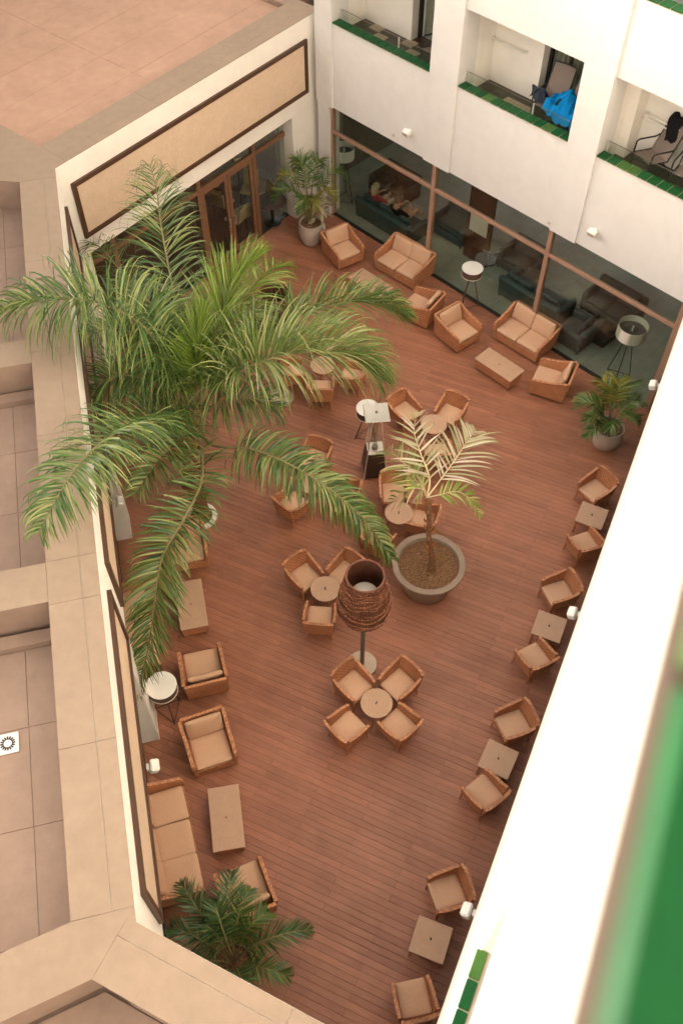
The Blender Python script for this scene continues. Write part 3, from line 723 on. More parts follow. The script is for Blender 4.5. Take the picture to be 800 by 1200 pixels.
# furniture is modelled facing +x, standing on z = 0
def make_tub():
    t = thing('tub_chair', '', 'chair')
    W, D = .60, .60; x0, x1 = -.30, .28
    # legs
    for sx, sy in ((x0 + .05, -.25), (x0 + .05, .25), (x1 - .03, -.25), (x1 - .03, .25)):
        MB().tube([(sx * 1.06, sy * 1.06, 0), (sx * 1.02, sy * 1.02, .14), (sx, sy, .32)], [.017, .022, .028], 8).build('leg', M['wick'], t, True)
    # seat frame, tapered
    mb = MB(); vs = []
    for z, k in ((.27, .94), (.40, 1.0)):
        vs += [(x0 * k, -.28 * k, z), (x1 * k, -.27 * k, z), (x1 * k, .27 * k, z), (x0 * k, .28 * k, z)]
    mb.add(vs, [(3, 2, 1, 0), (4, 5, 6, 7)] + [(i, (i + 1) % 4, 4 + (i + 1) % 4, 4 + i) for i in range(4)]); mb.build('seat_frame', M['wick'], t)
    # shell: back and arms as one bent wall, cut in three parts
    def wall(path, hs, th=.045, flare=.05):
        mb = MB(); n = len(path); rings = []
        for i, (x, y) in enumerate(path):
            a = path[max(i - 1, 0)]; b = path[min(i + 1, n - 1)]; tx, ty = b[0] - a[0], b[1] - a[1]; l = math.hypot(tx, ty); nx, ny = ty / l, -tx / l
            h = hs[i]; f = flare * (h - .3) / .5
            sec = [(0, .30), (f * .5, .5 * (h + .3)), (f, h - .02), (f + .006, h), (f - th - .006, h), (f - th, h - .02), (f * .5 - th, .5 * (h + .3)), (-th, .30)]
            rings.append([(x + nx * o, y + ny * o, z) for o, z in sec])
        m = 8; vs = [p for r_ in rings for p in r_]; fs = []
        for i in range(n - 1):
            for k in range(m): fs.append((i * m + k, (i + 1) * m + k, (i + 1) * m + (k + 1) % m, i * m + (k + 1) % m))
        fs += [tuple(range(m)), tuple(range((n - 1) * m, n * m))[::-1]]
        mb.add(vs, fs); return mb
    q = [(x0 + .015, -.287), (x0 - .01, -.22), (x0 - .02, -.11), (x0 - .023, 0), (x0 - .02, .11), (x0 - .01, .22), (x0 + .015, .287)]
    wall(q[::-1], [.775, .80, .81, .812, .81, .80, .775], flare=.075).build('backrest', M['wick'], t, True)
    for s_ in (-1, 1):
        pth = [(x0 + .03, s_ * .287), (x0 + .16, s_ * .295), (x0 + .32, s_ * .298), (x0 + .46, s_ * .292), (x1 - .01, s_ * .272)]
        hs = [.745, .675, .645, .63, .60]
        if s_ < 0: mb = wall(pth[::1], hs)
        else: mb = wall(pth[::-1], hs[::-1])
        mb.build('armrest', M['wick'], t, True)
    MB().cushion(.0, 0, .425, .54, .50, .075, .16).build('cushion', M['fabric'], t, True)
    return t
def make_lounge(nseat=1):
    t = thing({1: 'lounge_armchair', 2: 'loveseat', 3: 'sofa'}[nseat], '', {1: 'armchair', 2: 'loveseat', 3: 'sofa'}[nseat])
    W = {1: .80, 2: 1.38, 3: 2.0}[nseat]; h = W / 2; x0, x1 = -.40, .40
    for sx in (x0 + .06, x1 - .06):
        for sy in (-h + .07, h - .07): MB().tube([(sx, sy, 0), (sx, sy, .09)], [.02, .025], 8).build('foot', M['steel'], t, True)
    mb = MB(); vs = []
    for z, k in ((.08, .0), (.30, .012)):
        vs += [(x0 - k, -h + .03 - k, z), (x1 + k, -h + .03 - k, z), (x1 + k, h - .03 + k, z), (x0 - k, h - .03 + k, z)]
    mb.add(vs, [(3, 2, 1, 0), (4, 5, 6, 7)] + [(i, (i + 1) % 4, 4 + (i + 1) % 4, 4 + i) for i in range(4)]); mb.build('base', M['wick'], t)
    for s_ in (-1, 1):
        mb = MB(); th = .065
        pr = [(x0 - .03, .10), (x1 + .012, .10), (x1 + .022, .50), (x1 - .02, .565), (x0 + .30, .64), (x0 + .02, .735), (x0 - .075, .76)]
        n = len(pr); vs = []
        for o0 in (0, 1):
            for x, z in pr:
                y = h + .05 * (z - .1) / .6 - (th if o0 else 0); vs.append((x, s_ * y, z))
        fs = [tuple(range(n)), tuple(range(n, 2 * n))[::-1]] + [(i, n + i, n + (i + 1) % n, (i + 1) % n) for i in range(n)]
        if s_ > 0: fs = [f[::-1] for f in fs]
        mb.add(vs, fs); mb.build('armrest', M['wick'], t)
    Mb = Matrix.Translation((x0 - .035, 0, .1)) @ Matrix.Rotation(R(-7), 4, 'Y')
    MB(Mb).box(-.03, .035, -h - .012, h + .012, .0, .665, c=.014).build('backrest', M['wick'], t)
    w = (W - .09) / nseat
    for i in range(nseat):
        y = -W / 2 + .045 + w * (i + .5)
        MB().cushion(.075, y, .355, .66, w - .008, .13, .14).build('seat_cushion', M['fabric'], t, True)
        Mc = Matrix.Translation((x0 + .095, y, .61)) @ Matrix.Rotation(R(72), 4, 'Y')
        MB(Mc).cushion(0, 0, 0, .46, w - .01, .13, .13).build('back_cushion', M['fabric'], t, True)
    return t
def make_rect_table(L, W, name='coffee_table'):
    t = thing(name, '', 'table'); h = .40
    MB().box(-L / 2, L / 2, -W / 2, W / 2, h - .012, h + .008, c=.004).build('table_top', M['top'], t)
    mb = MB(); vs = []
    for z, k in ((.09, .0), (h - .013, .025)):
        vs += [(-L / 2 + .04 - k, -W / 2 + .04 - k, z), (L / 2 - .04 + k, -W / 2 + .04 - k, z), (L / 2 - .04 + k, W / 2 - .04 + k, z), (-L / 2 + .04 - k, W / 2 - .04 + k, z)]
    mb.add(vs, [(3, 2, 1, 0), (4, 5, 6, 7)] + [(i, (i + 1) % 4, 4 + (i + 1) % 4, 4 + i) for i in range(4)]); mb.build('apron', M['wick'], t)
    for sx in (-1, 1):
        for sy in (-1, 1): MB().tube([(sx * (L / 2 - .08), sy * (W / 2 - .08), 0), (sx * (L / 2 - .08), sy * (W / 2 - .08), .1)], .022, 8).build('foot', M['steel'], t, True)
    MB(Matrix.Rotation(R(30), 4, 'Z')).box(-.022, .022, -.008, .008, h + .008, h + .013).build('parasol_slot', M['dark'], t)
    return t
def make_square_table():
    t = thing('square_table', '', 'table'); h = .45
    MB().box(-.30, .30, -.30, .30, h - .02, h + .008, c=.004).build('table_top', M['top'], t)
    mb = MB(); mb.box(-.275, .275, -.275, -.255, h - .10, h - .021); mb.box(-.275, .275, .255, .275, h - .10, h - .021); mb.box(-.275, -.255, -.2549, .2549, h - .10, h - .021); mb.box(.255, .275, -.2549, .2549, h - .10, h - .021); mb.build('apron', M['wick'], t)
    for sx in (-1, 1):
        for sy in (-1, 1): MB().tube([(sx * .265, sy * .265, 0), (sx * .255, sy * .255, h - .02)], [.018, .026], 8).build('leg', M['wick'], t, True)
    MB(Matrix.Rotation(R(25), 4, 'Z')).box(-.012, .03, -.012, .012, h + .008, h + .03, c=.004).build('cap', M['dark'], t)
    return t
def make_round_table():
    t = thing('round_table', '', 'table'); h = .58
    MB().lathe([(.0, h - .03), (.28, h - .03), (.305, h - .02), (.31, h), (.305, h + .008), (0, h + .01)], 40, cap=False).build('table_top', M['top'], t, True)
    MB().lathe([(.27, h - .11), (.275, h - .031), (.255, h - .031), (.25, h - .11)], 32, cap=False).build('apron', M['wick'], t, True)
    for k in range(4):
        a = R(45 + 90 * k); MB().tube([(.25 * math.cos(a), .25 * math.sin(a), 0), (.22 * math.cos(a), .22 * math.sin(a), h - .03)], [.016, .024], 8).build('leg', M['wick'], t, True)
    MB(Matrix.Rotation(R(35), 4, 'Z')).box(-.035, .035, -.011, .011, h + .008, h + .022, c=.004).build('slot_cover', M['dark'], t)
    return t
PROTO = {}; RJ = random.Random(77)
def place(kind, maker, pos, rz, label, group):
    if kind not in PROTO: PROTO[kind] = maker(); o = PROTO[kind]
    else: o = copy_tree(PROTO[kind])
    o.location = (pos.x, pos.y, .002); o.rotation_euler = (0, 0, rz + RJ.uniform(-.03, .03)); o['label'] = label; o['group'] = group
    for c in [x for x in COL.objects if x.parent == o and 'cushion' in x.name]:     # nobody straightens every cushion
        c.location = (RJ.uniform(-.012, .012), RJ.uniform(-.008, .008), RJ.uniform(-.006, .004)); c.rotation_euler = (RJ.uniform(-.02, .02), RJ.uniform(-.02, .02), RJ.uniform(-.035, .035))
    return o
tub = lambda px, py, dx, dy, lab, g='wicker tub chairs': place('tub', make_tub, at(px, py, .45), ang_of(px, py, dx, dy, .45), lab, g)
# --- round tables with tub chairs
def group(tx, ty, chairs, tlab):
    p = at(tx, ty, .58); place('rtable', make_round_table, p, random.uniform(0, 1.5), tlab, 'round tables')
    for cx, cy, lab, turn in chairs:
        c = at(cx, cy, .45); d = Vector((p.x, p.y)) - c.xy
        place('tub', make_tub, c, math.atan2(d.y, d.x) + R(turn), lab, 'wicker tub chairs')
group(441, 824, [(415, 803, 'wicker tub chair upper left of the nearest round table, beside the lamp base', 0), (467, 801, 'wicker tub chair upper right of the nearest round table', -2),
    (408, 852, 'wicker tub chair lower left of the nearest round table, back to the viewer', 3), (466, 849, 'wicker tub chair lower right of the nearest round table, back to the viewer', -3)], 'round taupe table ringed by four tub chairs, nearest the viewer')
group(381, 690, [(357, 675, 'wicker tub chair upper left of the round table beside the wicker lamp shade', -6), (375, 723, 'wicker tub chair with its back to the viewer, left of the wicker lamp', 4),
    (404, 672, 'wicker tub chair mostly hidden behind the nearest wicker lamp shade', 0)], 'round taupe table just left of the nearest wicker lamp shade')
group(467, 601, [(461, 577, 'wicker tub chair behind the round table, between heater and planter', -8), (493, 609, 'wicker tub chair against the rim of the big taupe planter', -6),
    (443, 632, 'wicker tub chair hidden by the frond tip above the wicker lamp', 0)], 'round taupe table between the frond tip and the big taupe planter')
group(508, 497, [(474, 482, 'wicker tub chair right beside the patio heater hood', -14), (527, 484, 'wicker tub chair with tall back toward the loveseat, behind the bleached palm', 10),
    (512, 530, 'wicker tub chair under the fronds of the bleached potted palm', 0)], 'round taupe table behind the bleached potted palm')
group(378, 428, [(376, 455, 'wicker tub chair with its back to the viewer, under the right palm frond', 2), (343, 436, 'wicker tub chair hidden under the palm frond, left of its round table', 0),
    (412, 440, 'wicker tub chair half hidden by the tip of the right palm frond', 0), (385, 402, 'wicker tub chair far side of the round table under the palm frond', 0)], 'round taupe table mostly hidden under the right palm frond')
group(366, 566, [(369, 537, 'wicker tub chair above the lower right palm frond, facing it', -20), (343, 590, 'wicker tub chair covered by the lower right palm frond', 0),
    (402, 580, 'wicker tub chair behind the lower right palm frond, beside the heater base', 0)], 'round taupe table covered by the lower right palm frond')
# --- row along the side wing
stab = lambda px, py, rz, lab: place('stable', make_square_table, at(px, py, .455), R(rz), lab, 'square tables along the side wing')
tub(696.5, 574, -105, 62, 'wicker tub chair along the side wing, closest to the pale planter')
stab(693, 604, 64.5, 'square taupe table along the side wing, closest to the pale planter')
tub(683.5, 637, -50, -74, 'wicker tub chair turned to the square table closest to the pale planter')
tub(653.5, 693.5, -108, 32, 'wicker tub chair above the white wall lamp in the middle of the side wing')
stab(643, 734, 66, 'square taupe table beside the white wall lamp in the middle of the side wing')
tub(625, 770, -60, -87, 'wicker tub chair turned to the table by the middle wall lamp')
tub(600.5, 848.5, -95, 30, 'wicker tub chair facing out above the third square table of the side row')
stab(583.5, 889.5, 64, 'square taupe table third along the side wing from the pale planter')
tub(565.5, 928, -57, -66, 'wicker tub chair below the third square table of the side row')
tub(524, 1046, -88, 30, 'wicker tub chair touching the nearest white wall lamp')
stab(504.5, 1101, 68.8, 'square taupe table nearest the viewer, by the green sill tile')
tub(484.5, 1170, -18, -85, 'wicker tub chair nearest the viewer, cut by the lower frame edge')
# --- lounge sets
def lounge(n, px, py, dx, dy, lab):
    c = at(px, py, .40)
    return place('lounge%d' % n, lambda: make_lounge(n), c, ang_of(px, py, dx, dy, .4), lab, {1: 'wicker lounge armchairs', 2: 'wicker loveseats', 3: 'wicker sofas'}[n])
w1out = math.degrees(0)
lounge(1, 402, 290, 16, 17, 'wicker lounge armchair beside the pale pot in the corner')
lounge(1, 492, 357, -135, -58, 'wicker lounge armchair turned away, back against its neighbour')
lounge(1, 537, 385, 150, 117, 'wicker lounge armchair facing the coffee table, by the tripod lamp')
lounge(1, 645, 443, -210, -62, 'wicker lounge armchair beside the planter near the side wing')
for px, py, lab in ((473, 307, 'two-seat wicker loveseat by the glass wall near the corner'), (615, 390, 'two-seat wicker loveseat by the glass wall right of the tripod lamp')):
    o = place('lounge2', lambda: make_lounge(2), at(px, py, .40), R(-135 + 2), lab, 'wicker loveseats')
lounge(1, 238, 783, -25, -140, 'wicker lounge armchair with its back to its twin, beside the round white lamp')
lounge(1, 246, 873, 66, 250, 'wicker lounge armchair facing the lower long coffee table')
lounge(1, 287, 1042, -66, -200, 'wicker lounge armchair behind the dark green palm')
lounge(1, 219, 640, 25, 140, 'wicker lounge armchair hidden under the hanging palm frond')
sofaz = R(W3a - 90)
for px, py, lab in ((200, 985, 'three-seat wicker sofa along the annex wall, nearest the viewer'), (155, 738, 'three-seat wicker sofa along the annex wall behind the hanging palm frond')):
    p = at(px, py, .40); place('lounge3', lambda: make_lounge(3), p, sofaz + R(2), lab, 'wicker sofas')
ct = lambda px, py, rz, lab: place('ctable', lambda: make_rect_table(1.16, .57), at(px, py, .405), R(rz), lab, 'long coffee tables')
ct(585, 427, -44, 'long coffee table in front of the right-hand loveseat')
ct(434, 331, -44, 'long coffee table in front of the left-hand loveseat, partly under fronds')
ct(265, 958, 101, 'long coffee table beside the lower three-seat sofa')
ct(224, 708, 102, 'long coffee table beside the hanging palm frond')

# ================================================================== LAMPS
def drum_lamp(px, py, z, r, h, label, closed=True, leg='brownmetal', spread=.3):
    p = at(px, py, z)                              # centre of the shade top
    t = thing('tripod_lamp', label, 'lamp', (p.x, p.y, .002 if closed else .026), random.uniform(0, 2), 'tripod drum lamps')
    if closed:
        s_ = MB().lathe([(r - .012, z - h), (r, z - h), (r, z - .012), (r - .01, z - .012), (r - .012, z - h)], 40, cap=False).build('lamp_shade', M['brownshade'], t, True)
        MB().lathe([(0, z - .012), (r + .006, z - .012), (r + .01, z - .006), (r + .006, z), (0, z + .003)], 40, cap=False).build('cover', M['white'], s_, True)
        MB().lathe([(r - .02, z - h - .012), (r + .008, z - h - .012), (r + .008, z - h + .004), (r - .02, z - h + .004), (r - .02, z - h - .012)], 40, cap=False).build('rim', M['shade'], s_, True)
    else:
        s_ = MB().lathe([(r - .01, z - h), (r, z - h), (r, z), (r - .008, z), (r - .01, z - h)], 40, cap=False).build('lamp_shade', M['shade'], t, True)
        MB().lathe([(0, z - h * .55), (r - .012, z - h * .55), (r - .012, z - h * .53), (0, z - h * .53)], 32, cap=False).build('diffuser', M['greyfab'], s_, True)
        MB().tube([(0, 0, z - h * .53), (0, 0, z - .03)], .02, 8).build('bulb', M['white'], s_, True)
    zb = z - h - (.012 if closed else 0)
    for k in range(3):
        a = 2 * math.pi * k / 3
        MB().tube([(.06 * math.cos(a), .06 * math.sin(a), zb + .02), (spread * math.cos(a), spread * math.sin(a), 0)], [.014, .014], 8).build('leg', M[leg], t, True)
    mb = MB()
    for k in range(3):
        a, b = 2 * math.pi * k / 3, 2 * math.pi * (k + 1) / 3; q = spread * .97
        mb.tube([(q * math.cos(a), q * math.sin(a), .03), (q * math.cos(b), q * math.sin(b), .03)], .009, 6)
    mb.build('brace', M[leg], t, True)
    return t
drum_lamp(553.5, 314, 1.25, .27, .2, 'white-topped brown drum lamp on a tripod between the two loveseats')
drum_lamp(189, 803, 1.15, .28, .2, 'white-topped drum lamp on a tripod between the annex sofas')
drum_lamp(431, 478, 1.0, .27, .2, 'white-topped drum lamp half hidden by the patio heater hood')
drum_lamp(742, 382, 1.75, .36, .34, 'open white drum lamp on black legs inside the glass near the side wing', False, 'dark', .33)
drum_lamp(403, 173, 1.75, .30, .34, 'open white drum lamp inside the glass in the far corner', False, 'dark', .33)
def wicker_lamp(px, py, label):
    p = at(px, py, .04)
    t = thing('wicker_lamp', label, 'lamp', (p.x, p.y, .002), random.uniform(0, 3), 'giant wicker floor lamps')
    MB().lathe([(0, 0), (.30, 0), (.305, .02), (.295, .045), (0, .05)], 40, cap=False).build('base', M['basestone'], t, True)
    MB().tube([(0, 0, .045), (0, 0, 2.45)], .045, 16).build('pole', M['steel'], t, True)
    z0, z1 = 2.18, 3.38
    def rad(u): return .43 + .075 * math.sin(math.pi * min(1, u / .22) * .5) if u < .22 else .505 - (.505 - .335) * ((u - .22) / .78) ** 1.1
    sh = MB()
    r9 = random.Random(int(px))
    prof = []
    for i in range(25): u = i / 24; prof.append((rad(u) - .012, z0 + u * (z1 - z0)))
    sh.lathe(prof + [(r_ - .008, z_) for r_, z_ in prof[::-1]], 48, cap=False)
    o = sh.build('lamp_shade', M['wick2'], t, True)
    st = MB()
    for k in range(64):
        a0 = 2 * math.pi * k / 64; tw = r9.uniform(-.06, .06); pts = []
        for i in range(13):
            u = i / 12; a = a0 + tw * u + .02 * math.sin(u * 9 + k); q = rad(u) + (.006 if (i + k) % 2 else -.002)
            pts.append((q * math.cos(a), q * math.sin(a), z0 - .02 + u * (z1 - z0 + .03)))
        st.tube(pts, r9.uniform(.008, .016), 5)
    st.build('upright_twigs', M['wick2'], o, True)
    st = MB()
    for k in range(46):
        u = r9.random(); a0 = r9.uniform(0, 6.28); L = r9.uniform(1.2, 4.5); pts = []
        for i in range(18):
            a = a0 + L * i / 17; uu = min(.99, max(.0, u + .03 * math.sin(i * .7 + k) + .004 * i)); q = rad(uu) + .010 + .006 * math.sin(i * 2.1)
            pts.append((q * math.cos(a), q * math.sin(a), z0 + uu * (z1 - z0)))
        st.tube(pts, r9.uniform(.004, .008), 5)
    st.build('woven_twigs', M['wick'] if False else M['wick3'], o, True)
    for z, q in ((z0, rad(0)), (z1, rad(1))):
        st = MB(); st.tube([(q * math.cos(2 * math.pi * i / 40), q * math.sin(2 * math.pi * i / 40), z + .006 * math.sin(i * 2.3)) for i in range(41)], .016, 6, False); st.build('shade_rim', M['wick2'], o, True)
    MB().lathe([(0, z1 - .95), (.2, z1 - .95), (.27, z1 - .80), (.24, z1 - .58), (.1, z1 - .5), (0, z1 - .5)], 20, cap=False).build('light_diffuser', M['shade'], o, True)
    MB().lathe([(0, 2.38), (.44, 2.38), (.44, 2.40), (0, 2.40)], 24, cap=False).build('spider', M['wick2'], o, True)
    return t
wicker_lamp(424, 778, 'giant floor lamp with dark woven twig shade beside the nearest round table')
wicker_lamp(330, 465, 'giant twig-shade floor lamp half hidden behind the palm crown')

# ================================================================== PATIO HEATER
hp = (at(424, 551, .02) + at(452, 552, .02)) / 2
ht = thing('patio_heater', 'pyramid patio heater with glass tube and square steel hood', 'heater', (hp.x, hp.y, .002), R(6))
b0, zc, b1 = .27, .82, .185
def pyr(mb, r0, z0, r1, z1):
    mb.add([(-r0, -r0, z0), (r0, -r0, z0), (r0, r0, z0), (-r0, r0, z0), (-r1, -r1, z1), (r1, -r1, z1), (r1, r1, z1), (-r1, r1, z1)], [(3, 2, 1, 0), (4, 5, 6, 7)] + [(i, (i + 1) % 4, 4 + (i + 1) % 4, 4 + i) for i in range(4)]); return mb
pyr(MB(), b0 - .02, .06, b1 + .005, zc).build('housing', M['walnut2'], ht)
MB().box(-b1, b1, -b1, b1, zc, zc + .02).build('burner_plate', M['shine'], ht)
MB().lathe([(0, zc + .02), (.07, zc + .02), (.07, zc + .1), (0, zc + .1)], 20, cap=False).build('burner', M['steel'], ht, True)
for sx in (-1, 1):
    for sy in (-1, 1): MB().tube([(sx * b0, sy * b0, .03), (sx * .085, sy * .085, 2.0)], .016, 8).build('corner_post', M['shine'], ht, True)
    pass
MB().lathe([(.055, zc + .1), (.055, 1.98), (.050, 1.98), (.050, zc + .1)], 24, cap=False).build('glass_tube', M['glassc'], ht, True)
def pan(sx, sy):
    mb = MB(); k0, k1 = (b1 - .012), .08
    A = [(-k0, -k0, zc + .03), (k0, -k0, zc + .03), (k1, -k1, 1.97), (-k1, -k1, 1.97)]
    mb.M = Matrix.Rotation(R(90 * sx), 4, 'Z'); mb.add(A, [(0, 1, 2, 3)]); mb.build('guard_mesh', M['mesh'], ht)
for k in range(4): pan(k, 0)
mb = MB(); pyr(mb, .275, 2.03, .262, 2.05); mb.build('hood', M['shine'], ht)
MB().lathe([(0, 2.05), (.03, 2.05), (.03, 2.07), (0, 2.075)], 16, cap=False).build('hood_knob', M['steel'], ht, True)
for sx in (-1, 1):
    for sy in (-1, 1): MB().tube([(sx * .22, sy * .22, 0), (sx * .22, sy * .22, .07)], .03, 10).build('caster', M['dark'], ht, True)

# ================================================================== PALMS AND PLANTS
def spline(P, n):
    P = [Vector(p) for p in P]; Q = [P[0] * 2 - P[1]] + P + [P[-1] * 2 - P[-2]]; out = []
    m = len(P) - 1
    for i in range(n + 1):
        u = i / n * m; k = min(int(u), m - 1); f = u - k; a, b, c, d = Q[k:k + 4]
        out.append(.5 * ((2 * b) + (c - a) * f + (2 * a - 5 * b + 4 * c - d) * f * f + (3 * b - a - 3 * c + d) * f ** 3))
    return out
def frond(P, n, L, w, rn, droop=.9, lift=.25, plume=.5, start=.12, ang0=62, ang1=28, kink=.5):
    """rachis through the points P, n leaflets a side of length L; returns (leaf mesh, rachis mesh)"""
    C = spline(P, 40); lf, rc = MB(), MB(); P = [Vector(p) for p in P]
    Ltot = sum((C[i + 1] - C[i]).length for i in range(40))
    rc.tube(C, [max(.004, .019 * (1 - i / 40) + .004) * min(1.5, Ltot / 2.2) for i in range(41)], 6)
    for s_ in (-1, 1):
        for j in range(n):
            u = start + (1 - start) * (j + rn.uniform(-.35, .35)) / n; u = min(max(u, start), .999)
            f = u * 40; k = min(int(f), 39); p = C[k].lerp(C[k + 1], f - k); T = (C[k + 1] - C[k]).normalized()
            side = T.cross(Vector((0, 0, 1)))
            side = side.normalized() if side.length > 1e-4 else Vector((1, 0, 0))
            up = side.cross(T).normalized()
            prof = math.sin(math.pi * min(1, .16 + .80 * u)) ** .6
            ll = L * prof * rn.uniform(.82, 1.1); ww = w * (.6 + .4 * prof)
            a = R(ang0 + (ang1 - ang0) * u + rn.uniform(-9, 9)); el = lift + rn.uniform(-plume, plume)
            d = (T * math.cos(a) + side * s_ * math.sin(a) * math.cos(el) + up * math.sin(el)).normalized()
            wid = (T - d * T.dot(d)).normalized(); tw = rn.uniform(-.7, .7)
            wid = (wid * math.cos(tw) + d.cross(wid) * math.sin(tw))
            m = 7; A, B = [], []; q = p.copy()
            kk = rn.uniform(.45, .8); bend = rn.random() < kink
            for i in range(m + 1):
                v = i / m; hw = ww * (.4, .85, 1, .95, .8, .6, .36, .02)[i] * .5
                A.append(q + wid * hw); B.append(q - wid * hw)
                g_ = droop * (.25 + v * 1.3) / m * (1 + (4.5 if bend and v > kk else 0))
                d = (d + Vector((0, 0, -g_))).normalized(); wid = (wid - d * wid.dot(d)).normalized()
                q = q + d * (ll / m)
            lf.strip(A, B)
    return lf, rc
def add_frond(t, P, n, L, w, mat, rmat, rn, **kw):
    lf, rc = frond(P, n, L, w, rn, **kw)
    o = lf.build('frond', mat, t, True, True); rc.build('rachis', rmat, o, True, True)
    return o
# --- the big palm by the annex
tb = at(236, 606, 0.0)
palm = thing('palm_tree', 'large palm tree with long arching fronds spreading over the annex roof edge', 'palm', (tb.x, tb.y, 0))
pr_ = random.Random(5)
MB(Matrix.Translation((tb.x, tb.y, .002))).lathe([(.24, 0), (.36, 0), (.37, .03), (.36, .07), (.27, .08), (.25, .04), (.24, 0)], 36, cap=False).build('collar', M['white'], palm, True, True)
MB(Matrix.Translation((tb.x, tb.y, .002))).lathe([(0, .02), (.26, .02), (.2, .05), (0, .06)], 24, cap=False).build('soil', M['soil'], palm, True, True)
crown = Vector((tb.x - .05, tb.y + .1, 3.35))
tr = MB(); pts = [Vector((tb.x, tb.y, .02)).lerp(crown, i / 14) + Vector((.03 * math.sin(i * .9), .03 * math.cos(i * 1.3), 0)) for i in range(15)]
tr.tube(pts, [.17 + .02 * (i % 2) + (.05 if i > 10 else 0) for i in range(15)], 14); tk = tr.build('trunk', M['trunk'], palm, True, True)
for k in range(34):                                  # stubs of old leaf bases
    a = k * 2.4; z = .7 + k * .078; c = Vector((tb.x, tb.y, 0)).lerp(Vector((crown.x, crown.y, 0)), z / 3.35); r_ = .16
    d = Vector((math.cos(a), math.sin(a), 0)); q = c + d * r_ + Vector((0, 0, z))
    MB().tube([q - d * .06, q + d * .05 + Vector((0, 0, .10)), q + d * .13 + Vector((0, 0, .26))], [.075, .055, .02], 6).build('leaf_base', M['trunk'] if k % 3 else M['husk'], tk, True, True)
def S(px, py, z): return at(px, py, z)
c0 = crown
FR = [
  ([S(222, 478, 3.5), S(200, 428, 4.6), S(165, 380, 5.6), S(110, 353, 6.3), S(55, 352, 6.5), S(0, 366, 6.3)], 100, 1.15, .046, 'leafA', dict(droop=2.2, lift=.5, plume=.6)),
  ([S(225, 478, 3.5), S(222, 430, 4.2), S(205, 350, 4.8), S(190, 270, 5.3), S(184, 225, 5.5), S(176, 192, 5.2)], 70, .95, .042, 'leafA', dict(droop=1.3, lift=.45)),
  ([S(232, 475, 3.6), S(245, 425, 4.4), S(258, 372, 5.0), S(275, 330, 5.3), S(305, 300, 5.3)], 60, .95, .046, 'leafY', dict(droop=.5, lift=.7, ang0=46, ang1=22)),
  ([S(232, 475, 3.6), S(252, 415, 4.5), S(278, 360, 5.0), S(305, 325, 5.1), S(330, 312, 4.8)], 56, .85, .044, 'leafY', dict(droop=1.2, lift=.5)),
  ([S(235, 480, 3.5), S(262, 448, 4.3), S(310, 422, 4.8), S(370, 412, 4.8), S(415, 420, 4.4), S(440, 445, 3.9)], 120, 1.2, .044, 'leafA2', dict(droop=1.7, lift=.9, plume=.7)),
  ([S(235, 478, 3.4), S(290, 415, 3.9), S(350, 370, 4.2), S(410, 355, 4.1), S(450, 358, 3.8), S(474, 372, 3.4)], 92, .85, .042, 'leafA', dict(droop=1.5, lift=.8, plume=.6)),
  ([S(222, 500, 3.1), S(190, 495, 4.3), S(150, 500, 5.5), S(108, 528, 6.3), S(75, 570, 6.5), S(45, 625, 6.3)], 80, .80, .048, 'leafA', dict(droop=1.8, lift=.4)),
  ([S(233, 505, 2.9), S(237, 560, 3.5), S(215, 610, 3.8), S(190, 655, 3.7), S(181, 710, 3.2), S(174, 760, 2.6), S(160, 810, 2.0)], 100, .64, .046, 'leafA', dict(droop=.9, lift=.4, start=.07)),
  ([S(236, 508, 2.8), S(250, 522, 3.1), S(300, 528, 3.5), S(350, 550, 3.6), S(395, 580, 3.4), S(432, 615, 3.0), S(458, 655, 2.4)], 100, .64, .048, 'leafA', dict(droop=1.8, lift=.4, start=.26)),
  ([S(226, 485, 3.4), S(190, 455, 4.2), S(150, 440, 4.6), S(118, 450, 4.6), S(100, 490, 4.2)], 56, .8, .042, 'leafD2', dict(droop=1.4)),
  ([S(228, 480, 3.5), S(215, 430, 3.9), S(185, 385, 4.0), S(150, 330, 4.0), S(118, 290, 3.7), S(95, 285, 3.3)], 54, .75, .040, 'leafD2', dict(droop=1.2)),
  ([S(230, 478, 3.6), S(230, 440, 4.4), S(232, 405, 5.0), S(238, 365, 5.4)], 44, .75, .042, 'leafY', dict(droop=.3, lift=.6, ang0=35, ang1=15)),
  ([S(225, 492, 3.2), S(205, 480, 3.8), S(170, 490, 4.3), S(135, 515, 4.6), S(105, 560, 4.6)], 56, .72, .042, 'leafD2', dict(droop=1.5, lift=.5)),
  ([S(226, 498, 3.1), S(210, 515, 3.6), S(185, 540, 3.9), S(158, 580, 3.8)], 46, .62, .042, 'leafA', dict(droop=1.3, lift=.5)),
  ([S(226, 478, 3.5), S(205, 440, 4.3), S(178, 405, 4.8), S(140, 385, 5.2), S(105, 392, 5.4)], 56, .85, .044, 'leafA', dict(droop=1.4)),
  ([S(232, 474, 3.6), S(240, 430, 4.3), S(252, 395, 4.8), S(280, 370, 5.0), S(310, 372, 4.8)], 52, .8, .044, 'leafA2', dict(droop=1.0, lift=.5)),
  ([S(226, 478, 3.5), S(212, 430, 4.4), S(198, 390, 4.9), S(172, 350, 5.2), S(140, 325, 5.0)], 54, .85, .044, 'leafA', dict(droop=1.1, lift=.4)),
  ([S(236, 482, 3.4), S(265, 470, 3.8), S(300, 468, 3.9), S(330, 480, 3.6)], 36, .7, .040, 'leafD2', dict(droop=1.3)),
]
for q_ in FR: q_[5].setdefault('ang0', 76); q_[5].setdefault('ang1', 46); q_[5]['droop'] = q_[5].get('droop', 1) * 1.25
for P_, n, L, w, m, kw in FR: add_frond(palm, P_, int(n * 2.15), L * 1.3, w * .70, M[m], M['rachis'], pr_, **kw)
